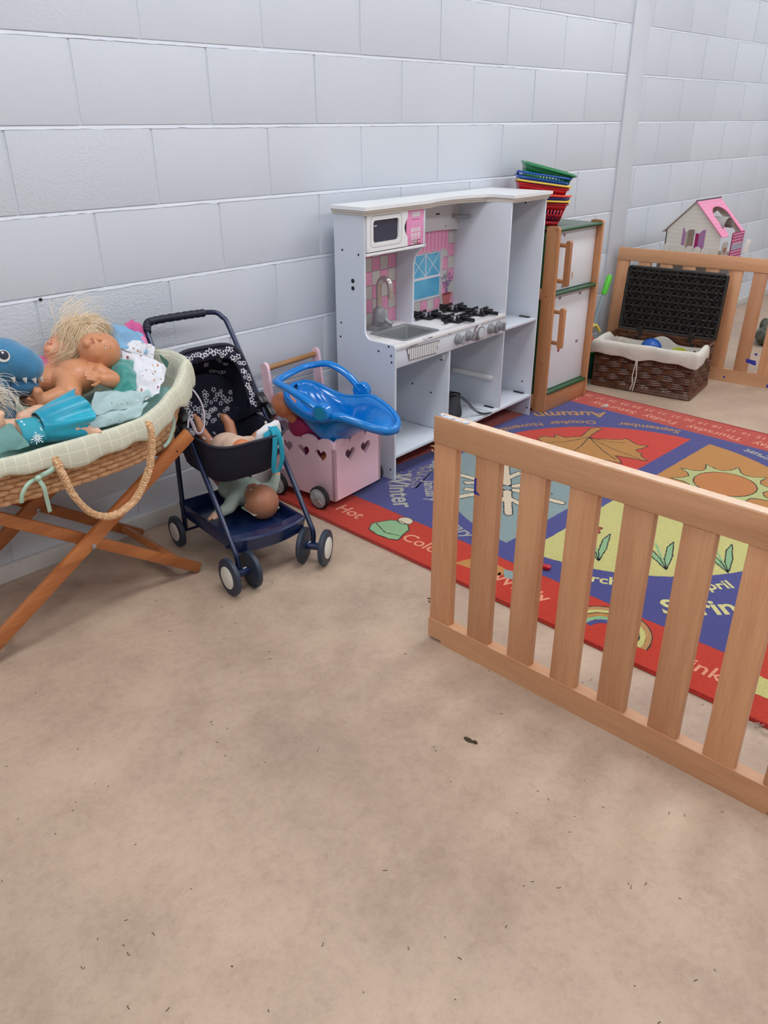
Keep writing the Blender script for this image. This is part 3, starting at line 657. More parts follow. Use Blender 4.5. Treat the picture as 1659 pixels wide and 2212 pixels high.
# ================================================================== stacked toy shopping baskets
def basket(colr, hcol, loc, rz, tilt, label, hpos, handle_up=0.012):
    t = thing('shopping_basket', label, 'basket', loc, rz, 'stacked toy shopping baskets')
    t.rotation_euler = (tilt[0], tilt[1], rz)
    mt = mat('basket_plastic', colr, 0.3, coat=0.2); mh = mat('basket_handle', hcol, 0.3, coat=0.2)
    W, D, Hh = 0.225, 0.150, 0.095
    # slatted walls: each wall is a row of vertical bars between rim and base
    base = rrect(-W*0.36,-D*0.34,W*0.36,D*0.34,0.014,4); rim = rrect(-W/2,-D/2,W/2,D/2,0.02,4)
    bt = MB().prism(base, (0,0,0), (1,0,0), (0,1,0), 0.004).build('base', mt, t)
    n = len(rim)
    def ringpt(u, z):   # u along perimeter 0..1
        def at(R):
            L = [math.dist(R[i], R[(i+1) % n]) for i in range(n)]; tot = sum(L); d = u*tot
            for i in range(n):
                if d <= L[i] or i == n-1: s_ = min(1, d/max(L[i],1e-9)); a, b_ = R[i], R[(i+1) % n]; return (a[0]+(b_[0]-a[0])*s_, a[1]+(b_[1]-a[1])*s_)
                d -= L[i]
        a, b_ = at(base), at(rim); s_ = z/Hh
        return V(a[0]+(b_[0]-a[0])*s_, a[1]+(b_[1]-a[1])*s_, z)
    NB = 44
    g = MB()
    for band in ((0.0,0.018),(0.042,0.050),(0.070,Hh)):
        rows = [[ringpt(k/NB, z) for k in range(NB)] for z in band]; g.grid(rows, True)
    for k in range(NB):
        u0, u1 = k/NB, (k+0.55)/NB
        g.add([ringpt(u0,0.018),ringpt(u1,0.018),ringpt(u1,0.070),ringpt(u0,0.070)], [[0,1,2,3]])
    sw = g.build('slotted_wall', mt, t); solid(sw, 0.0022)
    MB().tube([V(p[0]*1.02,p[1]*1.03,Hh) for p in rim], 0.0048, 8, closed=True).build('rim', mt, t)
    # handle folded along the rim
    ry = D/2+0.010
    hp = smooth_path([(-W*0.50,0.0,Hh+0.004),(-W*0.53,-ry*0.6,Hh+handle_up),(-W*0.45,-ry,Hh+handle_up),(0,-ry-0.004,Hh+handle_up),(W*0.45,-ry,Hh+handle_up),(W*0.53,-ry*0.6,Hh+handle_up),(W*0.50,0.0,Hh+0.004)], 6)
    MB().tube(hp, 0.0065, 8, flat=0.7).build('handle', mh, t)
    return t
BX, BY = 2.125, -0.165
R90 = math.radians
basket((206,22,36), (246,206,70), (BX,BY,0.868), R90(-52), (0,0.03,0), 'red toy basket at the bottom of the stack on the fridge', 0)
basket((58,62,150), (240,80,50), (BX,BY,0.894), R90(-50), (0.01,0.05,0), 'dark blue toy basket with orange handle, second from the bottom of the stack', 0)
basket((212,26,38), (246,208,74), (BX-0.010,BY+0.01,0.942), R90(-48), (0,0.13,0), 'red toy basket with yellow handle in the middle of the stack', 0)
basket((22,84,178), (22,84,178), (BX-0.012,BY+0.012,0.968), R90(-47), (0,0.14,0), 'bright blue toy basket near the top of the stack', 0, 0.02)
basket((20,130,74), (20,130,74), (BX+0.004,BY+0.006,1.012), R90(-46), (0.05,0.24,0), 'green toy basket on top of the stack', 0, 0.004)
# ================================================================== seasons rug
def pile(name, rgb, var=0.12):
    M = mat(name, rgb, 0.95, var=var, vscale=180, bump=0.55, bscale=420, spec=0.1, sheen=0.25, bdist=0.004)
    return M
R_RED = pile('pile_red', (188,54,36)); R_BLUE = pile('pile_blue', (66,68,132)); R_ICE = pile('pile_ice', (132,152,152))
R_RUST = pile('pile_scarlet', (200,52,34)); R_OCH = pile('pile_ochre', (186,128,62)); R_GOLD = pile('pile_gold', (184,128,58)); R_YEL = pile('pile_pale_yellow', (196,190,118))
R_MINT = pile('pile_mint', (136,176,128)); R_CREAM = pile('pile_cream', (214,198,170)); R_ORG = pile('pile_orange', (190,118,58)); R_INK = pile('pile_black', (34,40,36)); R_PINK = pile('pile_pink', (226,150,120)); R_GRY = pile('pile_grey', (168,166,160)); R_TAN = pile('pile_tan', (180,134,84)); R_LY = pile('pile_cream_yellow', (212,204,138))
RCX, RCY, RR = 1.485, -1.06, 0.690
RUG = thing('play_rug', 'square red and blue seasons rug with leaf, sun, snowflake and month names', 'rug', (RCX, RCY, 0), math.radians(-0.9))
HZ = 0.0085
rj = random.Random(11)
def jit(poly, step=0.008, amp=0.0012, closed=True):
    out = []; n = len(poly)
    for i in range(n if closed else n-1):
        a, b_ = Vector(poly[i]), Vector(poly[(i+1) % n]); L = (b_-a).length; m_ = max(1, int(L/step))
        for k in range(m_):
            p = a+(b_-a)*(k/m_); out.append((p.x+rj.uniform(-amp,amp), p.y+rj.uniform(-amp,amp)))
    if not closed: out.append(tuple(poly[-1]))
    return out
def patch(poly, lv, mt, nm, par=RUG, j=True):
    P = jit(poly) if j else poly
    return MB().prism(P, (0,0,HZ+0.0003+lv*0.0004-0.0012), (1,0,0), (0,1,0), 0.0012).build(nm, mt, par, smooth=False)
def outline(poly, lv, wd=0.007, closed=True, par=RUG, mt=None, nm='dark_outline'):
    P = jit(poly, 0.006, 0.0011, closed); n = len(P); z = HZ+0.0003+lv*0.0004
    vs = []; fs = []
    for i in range(n):
        a = Vector(P[(i-1) % n]) if (closed or i > 0) else Vector(P[i]); c = Vector(P[(i+1) % n]) if (closed or i < n-1) else Vector(P[i])
        t = (c-a); t = t.normalized() if t.length > 1e-9 else Vector((1,0)); nn = Vector((-t.y,t.x))*wd*0.33*rj.uniform(0.6,1.4)
        p = Vector(P[i]); vs += [(p.x+nn.x,p.y+nn.y,z), (p.x-nn.x,p.y-nn.y,z)]
    for i in range(n if closed else n-1):
        j_ = (i+1) % n; fs.append([2*i,2*i+1,2*j_+1,2*j_])
    return MB().add(vs, fs).build(nm, mt or R_INK, par, smooth=False)
# body with bound edge
body = MB(); pr = rrect(-1.0,-1.0,1.0,1.0,0.01,3)
body.grid([[V(x,y,0) for x,y in pr], [V(x*1.002,y*1.002,0.006) for x,y in pr], [V(x*0.998,y*0.998,HZ) for x,y in pr]], True, capr=True)
body.build('rug_body', R_RED, RUG)
MB().tube([V(x*0.996,y*0.996,0.0055) for x,y in jit(pr,0.05,0.0008)], 0.0052, 7, closed=True).build('bound_edge', pile('binding_red', (150,34,28)), RUG)
bl = patch([(-0.785,-0.785),(0.785,-0.785),(0.785,0.785),(-0.785,0.785)], 0, R_BLUE, 'blue_field')
G = 0.042
def quarter(a0):
    pts = []
    c = math.degrees(math.asin(G/RR))
    for i in range(25):
        a = math.radians(a0+c+(90-2*c)*i/24); pts.append((RR*math.cos(a), RR*math.sin(a)))
    s = math.radians(a0); pts.append((G*math.cos(s)-G*math.sin(s), G*math.sin(s)+G*math.cos(s)))
    return pts
qa = patch(quarter(0), 1, R_RUST, 'autumn_panel'); qw = patch(quarter(90), 1, R_ICE, 'winter_panel')
qs = patch(quarter(180), 1, R_YEL, 'spring_panel'); qu = patch(quarter(270), 1, R_OCH, 'summer_panel')
# maple leaf (world points minus rug centre)
def rel(pts): return [(x-RCX, y-RCY) for x, y in pts]
leaf = rel([(2.02,-0.635),(1.985,-0.618),(1.93,-0.628),(1.86,-0.645),(1.80,-0.60),(1.80,-0.545),(1.765,-0.565),(1.745,-0.52),(1.70,-0.515),(1.685,-0.55),(1.635,-0.545),(1.655,-0.60),(1.60,-0.61),(1.625,-0.665),(1.575,-0.70),(1.61,-0.74),(1.57,-0.80),(1.63,-0.80),(1.64,-0.86),(1.68,-0.85),(1.70,-0.94),(1.725,-0.92),(1.76,-0.875),(1.775,-0.915),(1.80,-1.005),(1.835,-0.955),(1.86,-0.945),(1.875,-0.91),(1.895,-0.905),(1.91,-0.915),(1.965,-0.922),(1.945,-0.885),(1.95,-0.86),(1.98,-0.805),(1.945,-0.79),(1.91,-0.745),(1.875,-0.705),(1.875,-0.675),(1.93,-0.665),(1.98,-0.66),(2.01,-0.66)])
patch(leaf, 2, R_GOLD, 'leaf_motif', qa); outline(leaf, 3, 0.007, par=qa)
for tip in ((1.66,-0.56),(1.66,-0.72),(1.72,-0.90),(1.93,-0.83),(1.80,-0.97)):
    outline(rel([(1.875,-0.675),((1.84+tip[0])/2,(-0.70+tip[1])/2),tip]), 3, 0.006, False, qa, nm='leaf_vein')
# sun
sc = (1.795-RCX, -1.34-RCY); NR = 10
star = []
for i in range(NR*2):
    a = 2*PI*i/(NR*2)+0.15; r = 0.125+0.080 if i % 2 == 0 else 0.125+0.016
    star.append((sc[0]+1.0*r*math.cos(a), sc[1]+r*math.sin(a)))
star2 = []
for i in range(NR*2):
    p, q = Vector(star[i]), Vector(star[(i+1) % (NR*2)])
    mid = (p+q)/2; d = (mid-Vector(sc)).normalized(); star2 += [tuple(p), tuple(mid-d*0.014)]
patch(star2, 2, pile('pile_lime', (182,186,122)), 'sun_rays', qu); outline(star2, 3, 0.006, par=qu)
disc_ = [(sc[0]+0.118*math.cos(a), sc[1]+0.118*math.sin(a)) for a in np.linspace(0,2*PI,49)[:-1]]
patch(disc_, 4, R_ORG, 'sun_disc', qu); outline(disc_, 5, 0.006, par=qu)
# snowflake
sn = (1.165-RCX, -0.745-RCY)
for i in range(6):
    a = math.radians(30+60*i+8); d = Vector((math.cos(a),math.sin(a))); n_ = Vector((-d.y,d.x)); c = Vector(sn); L_ = 0.20
    def P(u, v): q = c+d*u*1.18+n_*v*1.1; return (q.x, q.y)
    arm = [P(0.018,-0.016),P(0.075,-0.016),P(0.125,-0.062),P(0.145,-0.045),P(0.108,-0.014),P(L_,-0.014),P(L_+0.012,0),P(L_,0.014),P(0.108,0.014),P(0.145,0.045),P(0.125,0.062),P(0.075,0.016),P(0.018,0.016)]
    patch(arm, 2, R_CREAM, 'snowflake_arm', qw); outline(arm, 3, 0.006, True, qw)
# spring flowers: stems, leaves, red petals
for (fx, fy) in ((0.985,-1.25),(1.085,-1.435),(1.205,-1.585),(1.33,-1.25)):
    b0 = Vector((fx-RCX, fy-RCY)); u_ = Vector((0.55,0.83)).normalized() if False else Vector((0.80,0.60)); s_ = Vector((u_.y,-u_.x))
    def Q(a, b_): q = b0+u_*a+s_*b_; return (q.x, q.y)
    for sg in (-1, 1):
        lf = [Q(-0.10,0.0),Q(-0.01,0.035*sg),Q(0.10,0.060*sg),Q(0.055,0.030*sg),Q(-0.03,0.006*sg)]
        patch(lf, 2, R_MINT, 'leaf_motif', qs); outline(lf, 3, 0.006, True, qs)
    outline([Q(-0.10,0),Q(0.08,-0.004)], 2, 0.012, False, qs, R_MINT, 'stem_motif')
    if fy not in (-1.25,): continue
    fl_ = [Q(0.13+0.03*(1+0.35*math.cos(5*a))*math.cos(a), 0.03*(1+0.35*math.cos(5*a))*math.sin(a)) for a in np.linspace(0,2*PI,31)[:-1]]
    patch(fl_, 3, R_RUST, 'flower_motif', qs); outline(fl_, 4, 0.006, True, qs)
# lettering
def arc_text(txt, size, r, ang, mt, bold, lv=2, spread=1.0, par=bl):
    vs, fs = text_mesh(txt, size, bold); z = HZ+0.0003+lv*0.0004; out = []
    for q in vs:
        rr = r-q.y; a = math.radians(ang)+q.x*spread/r
        out.append((rr*math.cos(a)+rj.uniform(-.0006,.0006), rr*math.sin(a)+rj.uniform(-.0006,.0006), z))
    return MB().add(out, fs).build('lettering', mt, par, smooth=False)
seas = [(0,'Autumn',('September','October','November'),R_TAN),(90,'Winter',('December','January','February'),R_GRY),(180,'Spring',('March','April','May'),R_LY),(270,'Summer',('June','July','August'),R_GRY)]
for a0, nm, mo, mt in seas:
    arc_text(nm, 0.112, 0.908, a0+46, mt, 0.0026)
    for k, mth in enumerate(mo):
        arc_text(mth, 0.066, 0.772, a0+((20,47,69) if a0 != 180 else (23,51,73))[k], mt, 0.0014)
def line_text(txt, size, x, y, rdir, mt, bold, lv=1):
    # up vector = rdir rotated +90
    vs, fs = text_mesh(txt, size, bold); z = HZ+0.0003+lv*0.0004; d = Vector(rdir); u_ = Vector((-d.y,d.x))
    out = [((x-RCX)+d.x*q.x+u_.x*q.y, (y-RCY)+d.y*q.x+u_.y*q.y, z) for q in vs]
    return MB().add(out, fs).build('lettering', mt, RUG, smooth=False)
for txt, y in (('Hot',-0.460),('Cold',-0.810),('Windy',-1.225),('Pink',-1.80)):
    line_text(txt, 0.076, 0.566, y, (0,-1), R_PINK, 0.0008)
for txt, y in (('Tuesday',-1.72),('Wednesday',-1.40),('Thursday',-1.055),('Friday',-0.785),('Saturday',-0.535),('Sunday',-0.24)):
    line_text(txt, 0.071, 2.350, y, (0,1), R_PINK, 0.0006)
for i in range(22):
    line_text(str(8+i), 0.048, 2.430, -1.100+0.0688*(i-9), (0,1), R_PINK, 0.0006)
# border motifs: hat, flag, rainbow
hat = [(-0.925,0.470),(-0.905,0.470),(-0.895,0.465),(-0.85,0.445),(-0.832,0.41),(-0.835,0.375),(-0.86,0.345),(-0.90,0.335),(-0.925,0.325),(-0.945,0.32),(-0.96,0.355),(-0.965,0.40),(-0.955,0.45)]
hat = [(x+0.01,y) for x, y in hat]
patch(hat, 1, R_MINT, 'hat_motif'); outline(hat, 2, 0.006); outline([(-0.895,0.463),(-0.925,0.39),(-0.905,0.335)], 2, 0.005, False)
pom = [(-0.808+0.026*math.cos(a), 0.402+0.030*math.sin(a)) for a in np.linspace(0,2*PI,17)[:-1]]
patch(pom, 2, R_CREAM, 'pompom_motif'); outline(pom, 3, 0.005)
wy = -1.10-RCY
patch([(-0.92,wy+0.12),(-0.86,wy+0.10),(-0.83,wy+0.02),(-0.84,wy-0.06),(-0.90,wy-0.02)], 1, R_OCH, 'windsock_motif'); patch([(-0.84,wy-0.02),(-0.82,wy-0.09),(-0.87,wy-0.10),(-0.88,wy-0.05)], 2, R_ICE, 'windsock_tail')
rb = (-0.925, -1.535-RCY)
for k, mt in enumerate((R_TAN, R_YEL, R_OCH, R_MINT, R_BLUE)):
    r1, r0 = 0.135-0.018*k, 0.135-0.018*(k+1)
    pa = [(rb[0]+r1*math.sin(a), rb[1]-r1*math.cos(a)*0.95) for a in np.linspace(0,PI,22)]+[(rb[0]+r0*math.sin(a), rb[1]-r0*math.cos(a)*0.95) for a in np.linspace(PI,0,22)]
    patch(pa, 1, mt, 'rainbow_band'); 
for k in (0, 2):
    r1 = 0.135-0.018*k
    outline([(rb[0]+r1*math.sin(a), rb[1]-r1*math.cos(a)*0.95) for a in np.linspace(0,PI,22)], 2, 0.005, False)
patch([(-0.90,-0.86),(-0.86,-0.84),(-0.82,-0.87),(-0.83,-0.93),(-0.90,-0.95)], 1, R_YEL, 'lamp_motif')
# worn bald patch by the kitchen, where the pattern is scuffed to backing
wp = [(-0.435,0.655),(-0.36,0.645),(-0.27,0.625),(-0.27,0.565),(-0.335,0.585),(-0.40,0.545),(-0.47,0.53),(-0.52,0.555),(-0.515,0.61)]
patch([(x+0.02*math.sin(i*9.1), y+0.012*math.cos(i*5.3)) for i, (x, y) in enumerate(jit([((a_+0.40)*1.25-0.465,(b2_-0.59)*1.25+0.645) for a_, b2_ in wp],0.03,0.008))], 1, worn_mat('worn_backing', (150,142,128), (78,78,132), 60, 0.42, 0.5, 0.95), 'worn_patch', bl)
# small things lying on the rug and floor
t = tag(MB().box((0.735,-1.197,0.0175), (0.020,0.046,0.012), Matrix.Rotation(0.25,3,'Z'), 0.003).build('toy_brick', mat('red_toy_plastic', (190,24,40), 0.3)), 'small red plastic toy piece lying on the rug', 'toy')
g = MB(); pp_ = [V(2.285,-0.50,0.0092),V(2.31,-0.53,0.011),V(2.325,-0.525,0.026),V(2.29,-0.515,0.022)]
tag(solid(g.add(pp_, [[0,1,2],[0,2,3]]).build('paper_scrap', mat('paper_white', (226,220,214), 0.8)), 0.0008), 'torn white paper scrap lying on the rug below Saturday', 'paper')
# ================================================================== wicker hamper
HA = math.atan2(-0.509, 0.080)
HM = thing('wicker_hamper', 'dark brown wicker hamper with open lid and white cloth lining', 'hamper', (2.638, -0.252, 0), HA)
M_WB = mat('brown_willow', (108,64,40), 0.38, var=0.35, vscale=40, rgb2=(66,38,24), coat=0.25)
M_WD = mat('dark_willow', (40,33,29), 0.4, var=0.4, vscale=60, rgb2=(20,17,15), coat=0.2)
HW, HD, HH = 0.515, 0.343, 0.235
def woven_wall(p0, p1, z0, z1, nm, n_in, stake=0.052, rod=0.0062, mt=None):
    p0, p1 = Vector(p0), Vector(p1); d = (p1-p0); L_ = d.length; d.normalize(); nn = V(d.y,-d.x,0)
    ns = int(L_/stake); g = MB(); nr = int((z1-z0)/(rod*1.75))
    for r in range(nr):
        z = z0+(r+0.5)*(z1-z0)/nr; ph = (r//3) % 2; path = []
        for k in range(ns*4+1):
            u = k/(ns*4)
            off = math.sin(u*ns*PI+ph*PI)*0.0055
            path.append(p0+d*(u*L_)+nn*off+V(0,0,z))
        g.tube(path, rod, 5, caps=False)
    o = g.build(nm, mt or M_WB, HM); tag(o, kind='stuff')
    gs = MB()
    for i in range(ns+1):
        q = p0+d*(L_*(i+0.5)/ns) if i < ns else p1
        gs.tube([q+V(0,0,z0), q+V(0,0,z1)], 0.006, 5)
    s_ = gs.build('stakes', mt or M_WB, HM); tag(s_, kind='stuff')
fl_ = 0.008
woven_wall((0,0,0), (HW,0,0), 0.012, HH, 'woven_front', 1); woven_wall((HW,0,0), (HW,HD,0), 0.012, HH, 'woven_side', 1)
woven_wall((HW,HD,0), (0,HD,0), 0.012, HH, 'woven_back', 1); woven_wall((0,HD,0), (0,0,0), 0.012, HH, 'woven_side', 1)
loop = [V(x,y,0) for x,y in rrect(-0.004,-0.004,HW+0.004,HD+0.004,0.012,3)]
for z, r in ((0.009,0.009),(0.021,0.008)):
    MB().tube([q+V(0,0,z) for q in loop], r, 7, closed=True).build('plaited_base', M_WB, HM)
MB().tube([q+V(0,0,HH+0.002) for q in loop], 0.009, 7, closed=True).build('plaited_rim', M_WB, HM)
MB().bx((0,0,0.006), (HW,HD,0.012)).build('base_board', M_WB, HM)
# lid, open and leaning back
lid = bpy.data.objects.new('lid', None); link(lid, HM); lid.location = (0, HD+0.006, HH+0.012); lid.rotation_euler = (math.radians(82), 0, 0)
LW, LDp = HW, 0.326
g = MB(); nrod = 64; nb = 9
for i in range(nrod):
    x = LW*(i+0.5)/nrod; path = []
    for k in range(nb*4+1):
        v = k/(nb*4); path.append(V(x+0.003*math.sin(v*9+i), 0.004+v*(LDp-0.008), math.sin(v*nb*PI+(i//2 % 2)*PI)*0.0062))
    g.tube(path, 0.0043, 5, caps=False)
lo = g.build('woven_rods', M_WD, lid); tag(lo, kind='stuff')
g = MB()
for j in range(nb): g.tube([V(0,LDp*(j+0.5)/nb,0), V(LW,LDp*(j+0.5)/nb,0)], 0.0055, 5)
tag(g.build('lid_stakes', M_WD, lid), kind='stuff')
MB().bx((0.004,0.004,-0.012), (LW-0.004,LDp-0.004,-0.008)).build('lid_backing', M_WD, lid)
MB().tube([V(x,y,0) for x,y in rrect(-0.004,-0.002,LW+0.004,LDp+0.004,0.01,3)], 0.0095, 7, closed=True).build('lid_rim', M_WD, lid)
for x in (0.115, 0.400):
    MB().bx((x-0.016,HD-0.006,HH-0.05), (x+0.016,HD-0.001,HH+0.02), 0.002).bx((x-0.016,HD-0.014,HH+0.005), (x+0.016,HD+0.008,HH+0.03), 0.003).build('hinge_strap', mat('dark_leather', (34,26,24), 0.5), HM)
# lining: inside walls, folded over the rim with a loose hem
M_LIN = mat('calico', (212,206,196), 0.9, var=0.06, vscale=20, bump=0.25, bscale=40)
NU = 140
def perim(u, off):
    W_, D_ = HW+2*off, HD+2*off; P_ = 2*(W_+D_); d = (u % 1)*P_
    if d < W_: return V(-off+d,-off,0)
    d -= W_
    if d < D_: return V(HW+off,-off+d,0)
    d -= D_
    if d < W_: return V(HW+off-d,HD+off,0)
    d -= W_
    return V(-off,HD+off-d,0)
rows = []
def backness(p): return max(0.0, min(1.0, (p.y-HD*0.55)/(HD*0.4)))
for j, (off, z) in enumerate([(-0.010,0.10),(-0.012,0.16),(-0.012,0.21),(-0.008,HH+0.012),(0.010,HH+0.020),(0.024,HH+0.006),(0.026,HH-0.018),(0.026,HH-0.040),(0.024,HH-0.056)]):
    row = []
    for k in range(NU):
        u = k/NU; p = perim(u, off); b_ = backness(p)
        wob = 0.004*math.sin(u*61)+0.003*math.sin(u*23+1)
        zz_ = z+(0.006*math.sin(u*37)+0.004*math.sin(u*83) if j >= 6 else 0.002*math.sin(u*50))
        if j >= 3:
            dr = b_*(0.055+0.035*math.sin(p.x*19))*1.0
            zz_ = zz_-dr if j < 5 else zz_*(1-b_)+(HH-0.06)*b_
            pin = perim(u, -0.012+0.004*(j-3)*0); p = p*(1-b_)+pin*b_
        row.append(p+V(0,0,zz_)+(perim(u,off+1)-perim(u,off)).normalized()*wob*(1 if j >= 5 else 0.5))
    rows.append(row)
lo = MB().grid(rows, True).build('cloth_lining', M_LIN, HM, sharp=80); solid(lo, 0.0025); subd(lo, 1)
MB().bx((0.01,0.01,0.095),(HW-0.01,HD-0.01,0.10)).build('lining_floor', M_LIN, HM)
for sx, pts in ((0, [(0.232,-0.024,0.185),(0.229,-0.028,0.14),(0.222,-0.026,0.09),(0.226,-0.024,0.05),(0.217,-0.022,0.012)]), (1, [(0.236,-0.024,0.185),(0.239,-0.028,0.13),(0.242,-0.026,0.09),(0.237,-0.024,0.05),(0.231,-0.022,0.010)])):
    MB().tube(smooth_path(pts, 6), 0.0032, 6).build('pull_cord', M_LIN, HM)
# things in the hamper
tag(MB().ball((2.638+0.079+0.16, -0.252-0.195, 0.185), 0.058).build('toy_ball', mat('blue_ball', (24,84,168), 0.35)), 'blue ball inside the wicker hamper', 'ball')
t = thing('toy_plate', 'lime green toy plate inside the wicker hamper', 'toy plate', (2.83,-0.62,0.17))
MB().lathe([(0.062,0.012),(0.060,0.016),(0.045,0.010),(0.030,0.004),(0.0,0.004)], (0,0,0), (-0.75,0.0,0.66), 26, cap=False).build('plate', mat('lime_plastic', (166,176,44), 0.35), t)
solid(t.children[0], 0.003)
# ================================================================== storage box with doll house behind the far fence
bx_ = thing('storage_box', 'storage box in shade-toned grey-brown under the doll house behind the fence', 'box', (3.36,-0.60,0))
M_TP = mat('box_shade_taupe', (120,112,104), 0.6)  # grey-brown puts the shade on the doll house's sides into the box colour
MB().bx((0,0.095,0), (0.32,0.42,0.57), 0.004).build('box_body', M_TP, bx_)
MB().bx((-0.006,0.070,0.57), (0.326,0.426,0.592), 0.004).build('box_lid', BEECH_Y, bx_)
D = thing('doll_house', 'white doll house with pink roof, purple shutters and polka dot door', 'doll house', (3.375,-0.205,0.592), math.radians(0))
M_DW = mat('house_white', (226,224,216), 0.5); M_DP = mat('roof_pink', (232,140,178), 0.5); M_DV = mat('shutter_purple', (168,120,170), 0.5); M_DM = mat('magenta', (160,28,96), 0.5); M_DD = mat('dot_pink', (246,190,214), 0.5); M_DG = mat('house_grey', (150,146,146), 0.6)
GWd, EH, AH, DL = 0.315, 0.145, 0.305, 0.290          # gable width (along -y), eave and apex height, ridge length (+x)
gab = [(0,0),(-GWd,0),(-GWd,EH),(-GWd/2,AH),(0,EH)]
win = [(-0.115,0.045),(-0.195,0.045),(-0.195,0.125)]+[(-0.155-0.04*math.cos(a), 0.125+0.025*math.sin(a)) for a in np.linspace(0.3,PI-0.3,6)]+[(-0.115,0.125)]
win = [(-0.115,0.045),(-0.195,0.045)]+[(-0.155-0.04*math.cos(a), 0.130+0.03*math.sin(a)) for a in np.linspace(0,PI,8)]
frame_mesh(gab, win, (0,0,0), (0,1,0), (0,0,1), 0.006).build('gable_wall', M_DW, D)
frame_mesh(gab, [(-0.04,0.02),(-0.275,0.02),(-0.275,0.14),(-0.155,0.24),(-0.04,0.14)], (DL,0,0), (0,1,0), (0,0,1), 0.006).build('gable_wall', M_DW, D)
MB().bx((0,-0.006,0), (DL,0,EH)).build('side_wall', M_DW, D)
# clapboard lines
g = MB()
for i in range(12):
    z = 0.02+0.022*i; hw = GWd/2 if z < EH else GWd/2*(AH-z)/(AH-EH)
    for (a, b_) in (((-GWd/2-hw), -0.200), (-0.110, -GWd/2+hw)) if z < 0.16 else (((-GWd/2-hw), -GWd/2+hw),):
        if b_-a > 0.01: g.bx((-0.0007,a,z), (0,b_,z+0.0012))
g.build('board_lines', mat('board_line', (200,198,190), 0.6), D)
for (y0, y1, tz) in ((-0.098,-0.116,1),(-0.194,-0.230,-1)):
    MB().prism([(y0,0.038),(y1,0.038),(y1,0.140 if tz > 0 else 0.165),((y0+y1)/2,0.160),(y0,0.165 if tz > 0 else 0.140)], (-0.0012,0,0), (0,1,0), (0,0,1), 0.0012).build('shutter', M_DV, D)
MB().bx((0.003,-0.192,0.045), (0.006,-0.172,0.140)).build('curtain', M_DM, D)
# roof slopes
def slope(y0, z0, y1, z1, nm, mt, hole=None):
    d = V(0,y1-y0,z1-z0); L_ = d.length
    outer = [(-0.012,0),(DL+0.012,0),(DL+0.012,L_),(-0.012,L_)]
    if hole: return frame_mesh(outer, hole, (0,y0,z0), (1,0,0), d.normalized(), 0.005).build(nm, mt, D)
    return MB().prism(outer, (0,y0,z0), (1,0,0), d.normalized(), 0.005).build(nm, mt, D)
slope(-GWd/2, AH+0.004, 0.018, EH-0.012, 'roof_slope', mat('roof_grey', (196,194,192), 0.5))
_d = V(0,-GWd/2-0.018,EH-0.012-AH-0.004); RL = _d.length
ro = [(-0.012,0),(DL+0.012,0),(DL+0.012,RL),(0.262,RL)]+[(0.165+0.097*math.cos(a), 0.112-0.060*math.sin(a)) for a in np.linspace(0.0,PI,12)]+[(0.066,0.150),(0.080,0.165),(0.100,0.160),(0.098,0.185),(0.070,RL),(-0.012,RL)]
rp_ = MB().prism(ro, (0,-GWd/2,AH+0.004), (1,0,0), _d.normalized(), 0.005).build('roof_slope', M_DP, D)
dv = V(0,-GWd/2-0.018,EH-0.012-AH-0.004).normalized(); g = MB()
for j in range(9):
    for i in range(18):
        x = -0.008+0.0165*i+(0.006 if j % 2 else 0); v = 0.008+0.0235*j
        if 0.048 < x < 0.268 and v > 0.040: continue
        c = V(x,-GWd/2,AH+0.0045)+dv*v+V(0,-0.0,0.0)+V(0,-dv.z,dv.y)*(-0.0006)
        g.add([c, c+V(0.010,0,0), c+V(0.010,0,0)+dv*0.004, c+dv*0.004], [[0,1,2,3]])
g.build('roof_tile_print', mat('roof_pale', (248,196,218), 0.5), rp_)
MB().tube([(-0.012,-GWd/2,AH+0.006),(DL+0.012,-GWd/2,AH+0.006)], 0.005, 8).build('ridge', mat('ridge_grey', (112,108,112), 0.5), D)
# round dormer behind the opening
g = MB(); rows = []
for i in range(9):
    a = PI*i/8; rows.append([V(0.118-0.060*math.cos(a),-0.20-0.0,0.165+0.060*math.sin(a)), V(0.118-0.060*math.cos(a),-0.300,0.165+0.060*math.sin(a))])
g.grid(rows); solid(g.build('dormer_arch', M_DG, D), 0.003)
# polka dot panel, doormat and little heart fence on the open side
pk = MB().bx((0.115,-GWd-0.022,0), (0.275,-GWd-0.018,0.145)).build('polka_panel', M_DM, D)
g = MB()
for j in range(9):
    for i in range(10):
        x = 0.124+0.0155*i+(0.0077 if j % 2 else 0); z = 0.009+0.0158*j
        if 0.05 < z < 0.085 or x > 0.270: continue
        g.prism([(0.0045*math.cos(a),0.0045*math.sin(a)) for a in np.linspace(0,2*PI,9)[:-1]], (x,-GWd-0.0221,z), (1,0,0), (0,0,1), 0.0005)
tag(g.build('polka_dots', M_DD, pk), kind='stuff')
MB().bx((0.122,-GWd-0.0225,0.050), (0.268,-GWd-0.022,0.085)).build('panel_band', mat('lilac_grey', (160,156,178), 0.6), pk)
MB().prism([(0.0,0),(0.07,0),(0.07,0.095),(0.052,0.108),(0.035,0.095),(0.018,0.108),(0.0,0.095)], (0.002,-GWd-0.016,0), (1,0,0), (0,0,1), 0.004).build('heart_fence', mat('fence_grey', (176,168,162), 0.6), D)
MB().prism([(0.036+0.020*(math.sin(t)**3), 0.060+0.0013*(13*math.cos(t)-5*math.cos(2*t)-2*math.cos(3*t)-math.cos(4*t))) for t in np.linspace(0,2*PI,25)[:-1]], (0.002,-GWd-0.0205,0), (1,0,0), (0,0,1), 0.001).build('heart', mat('heart_brown', (156,104,84), 0.6), D)
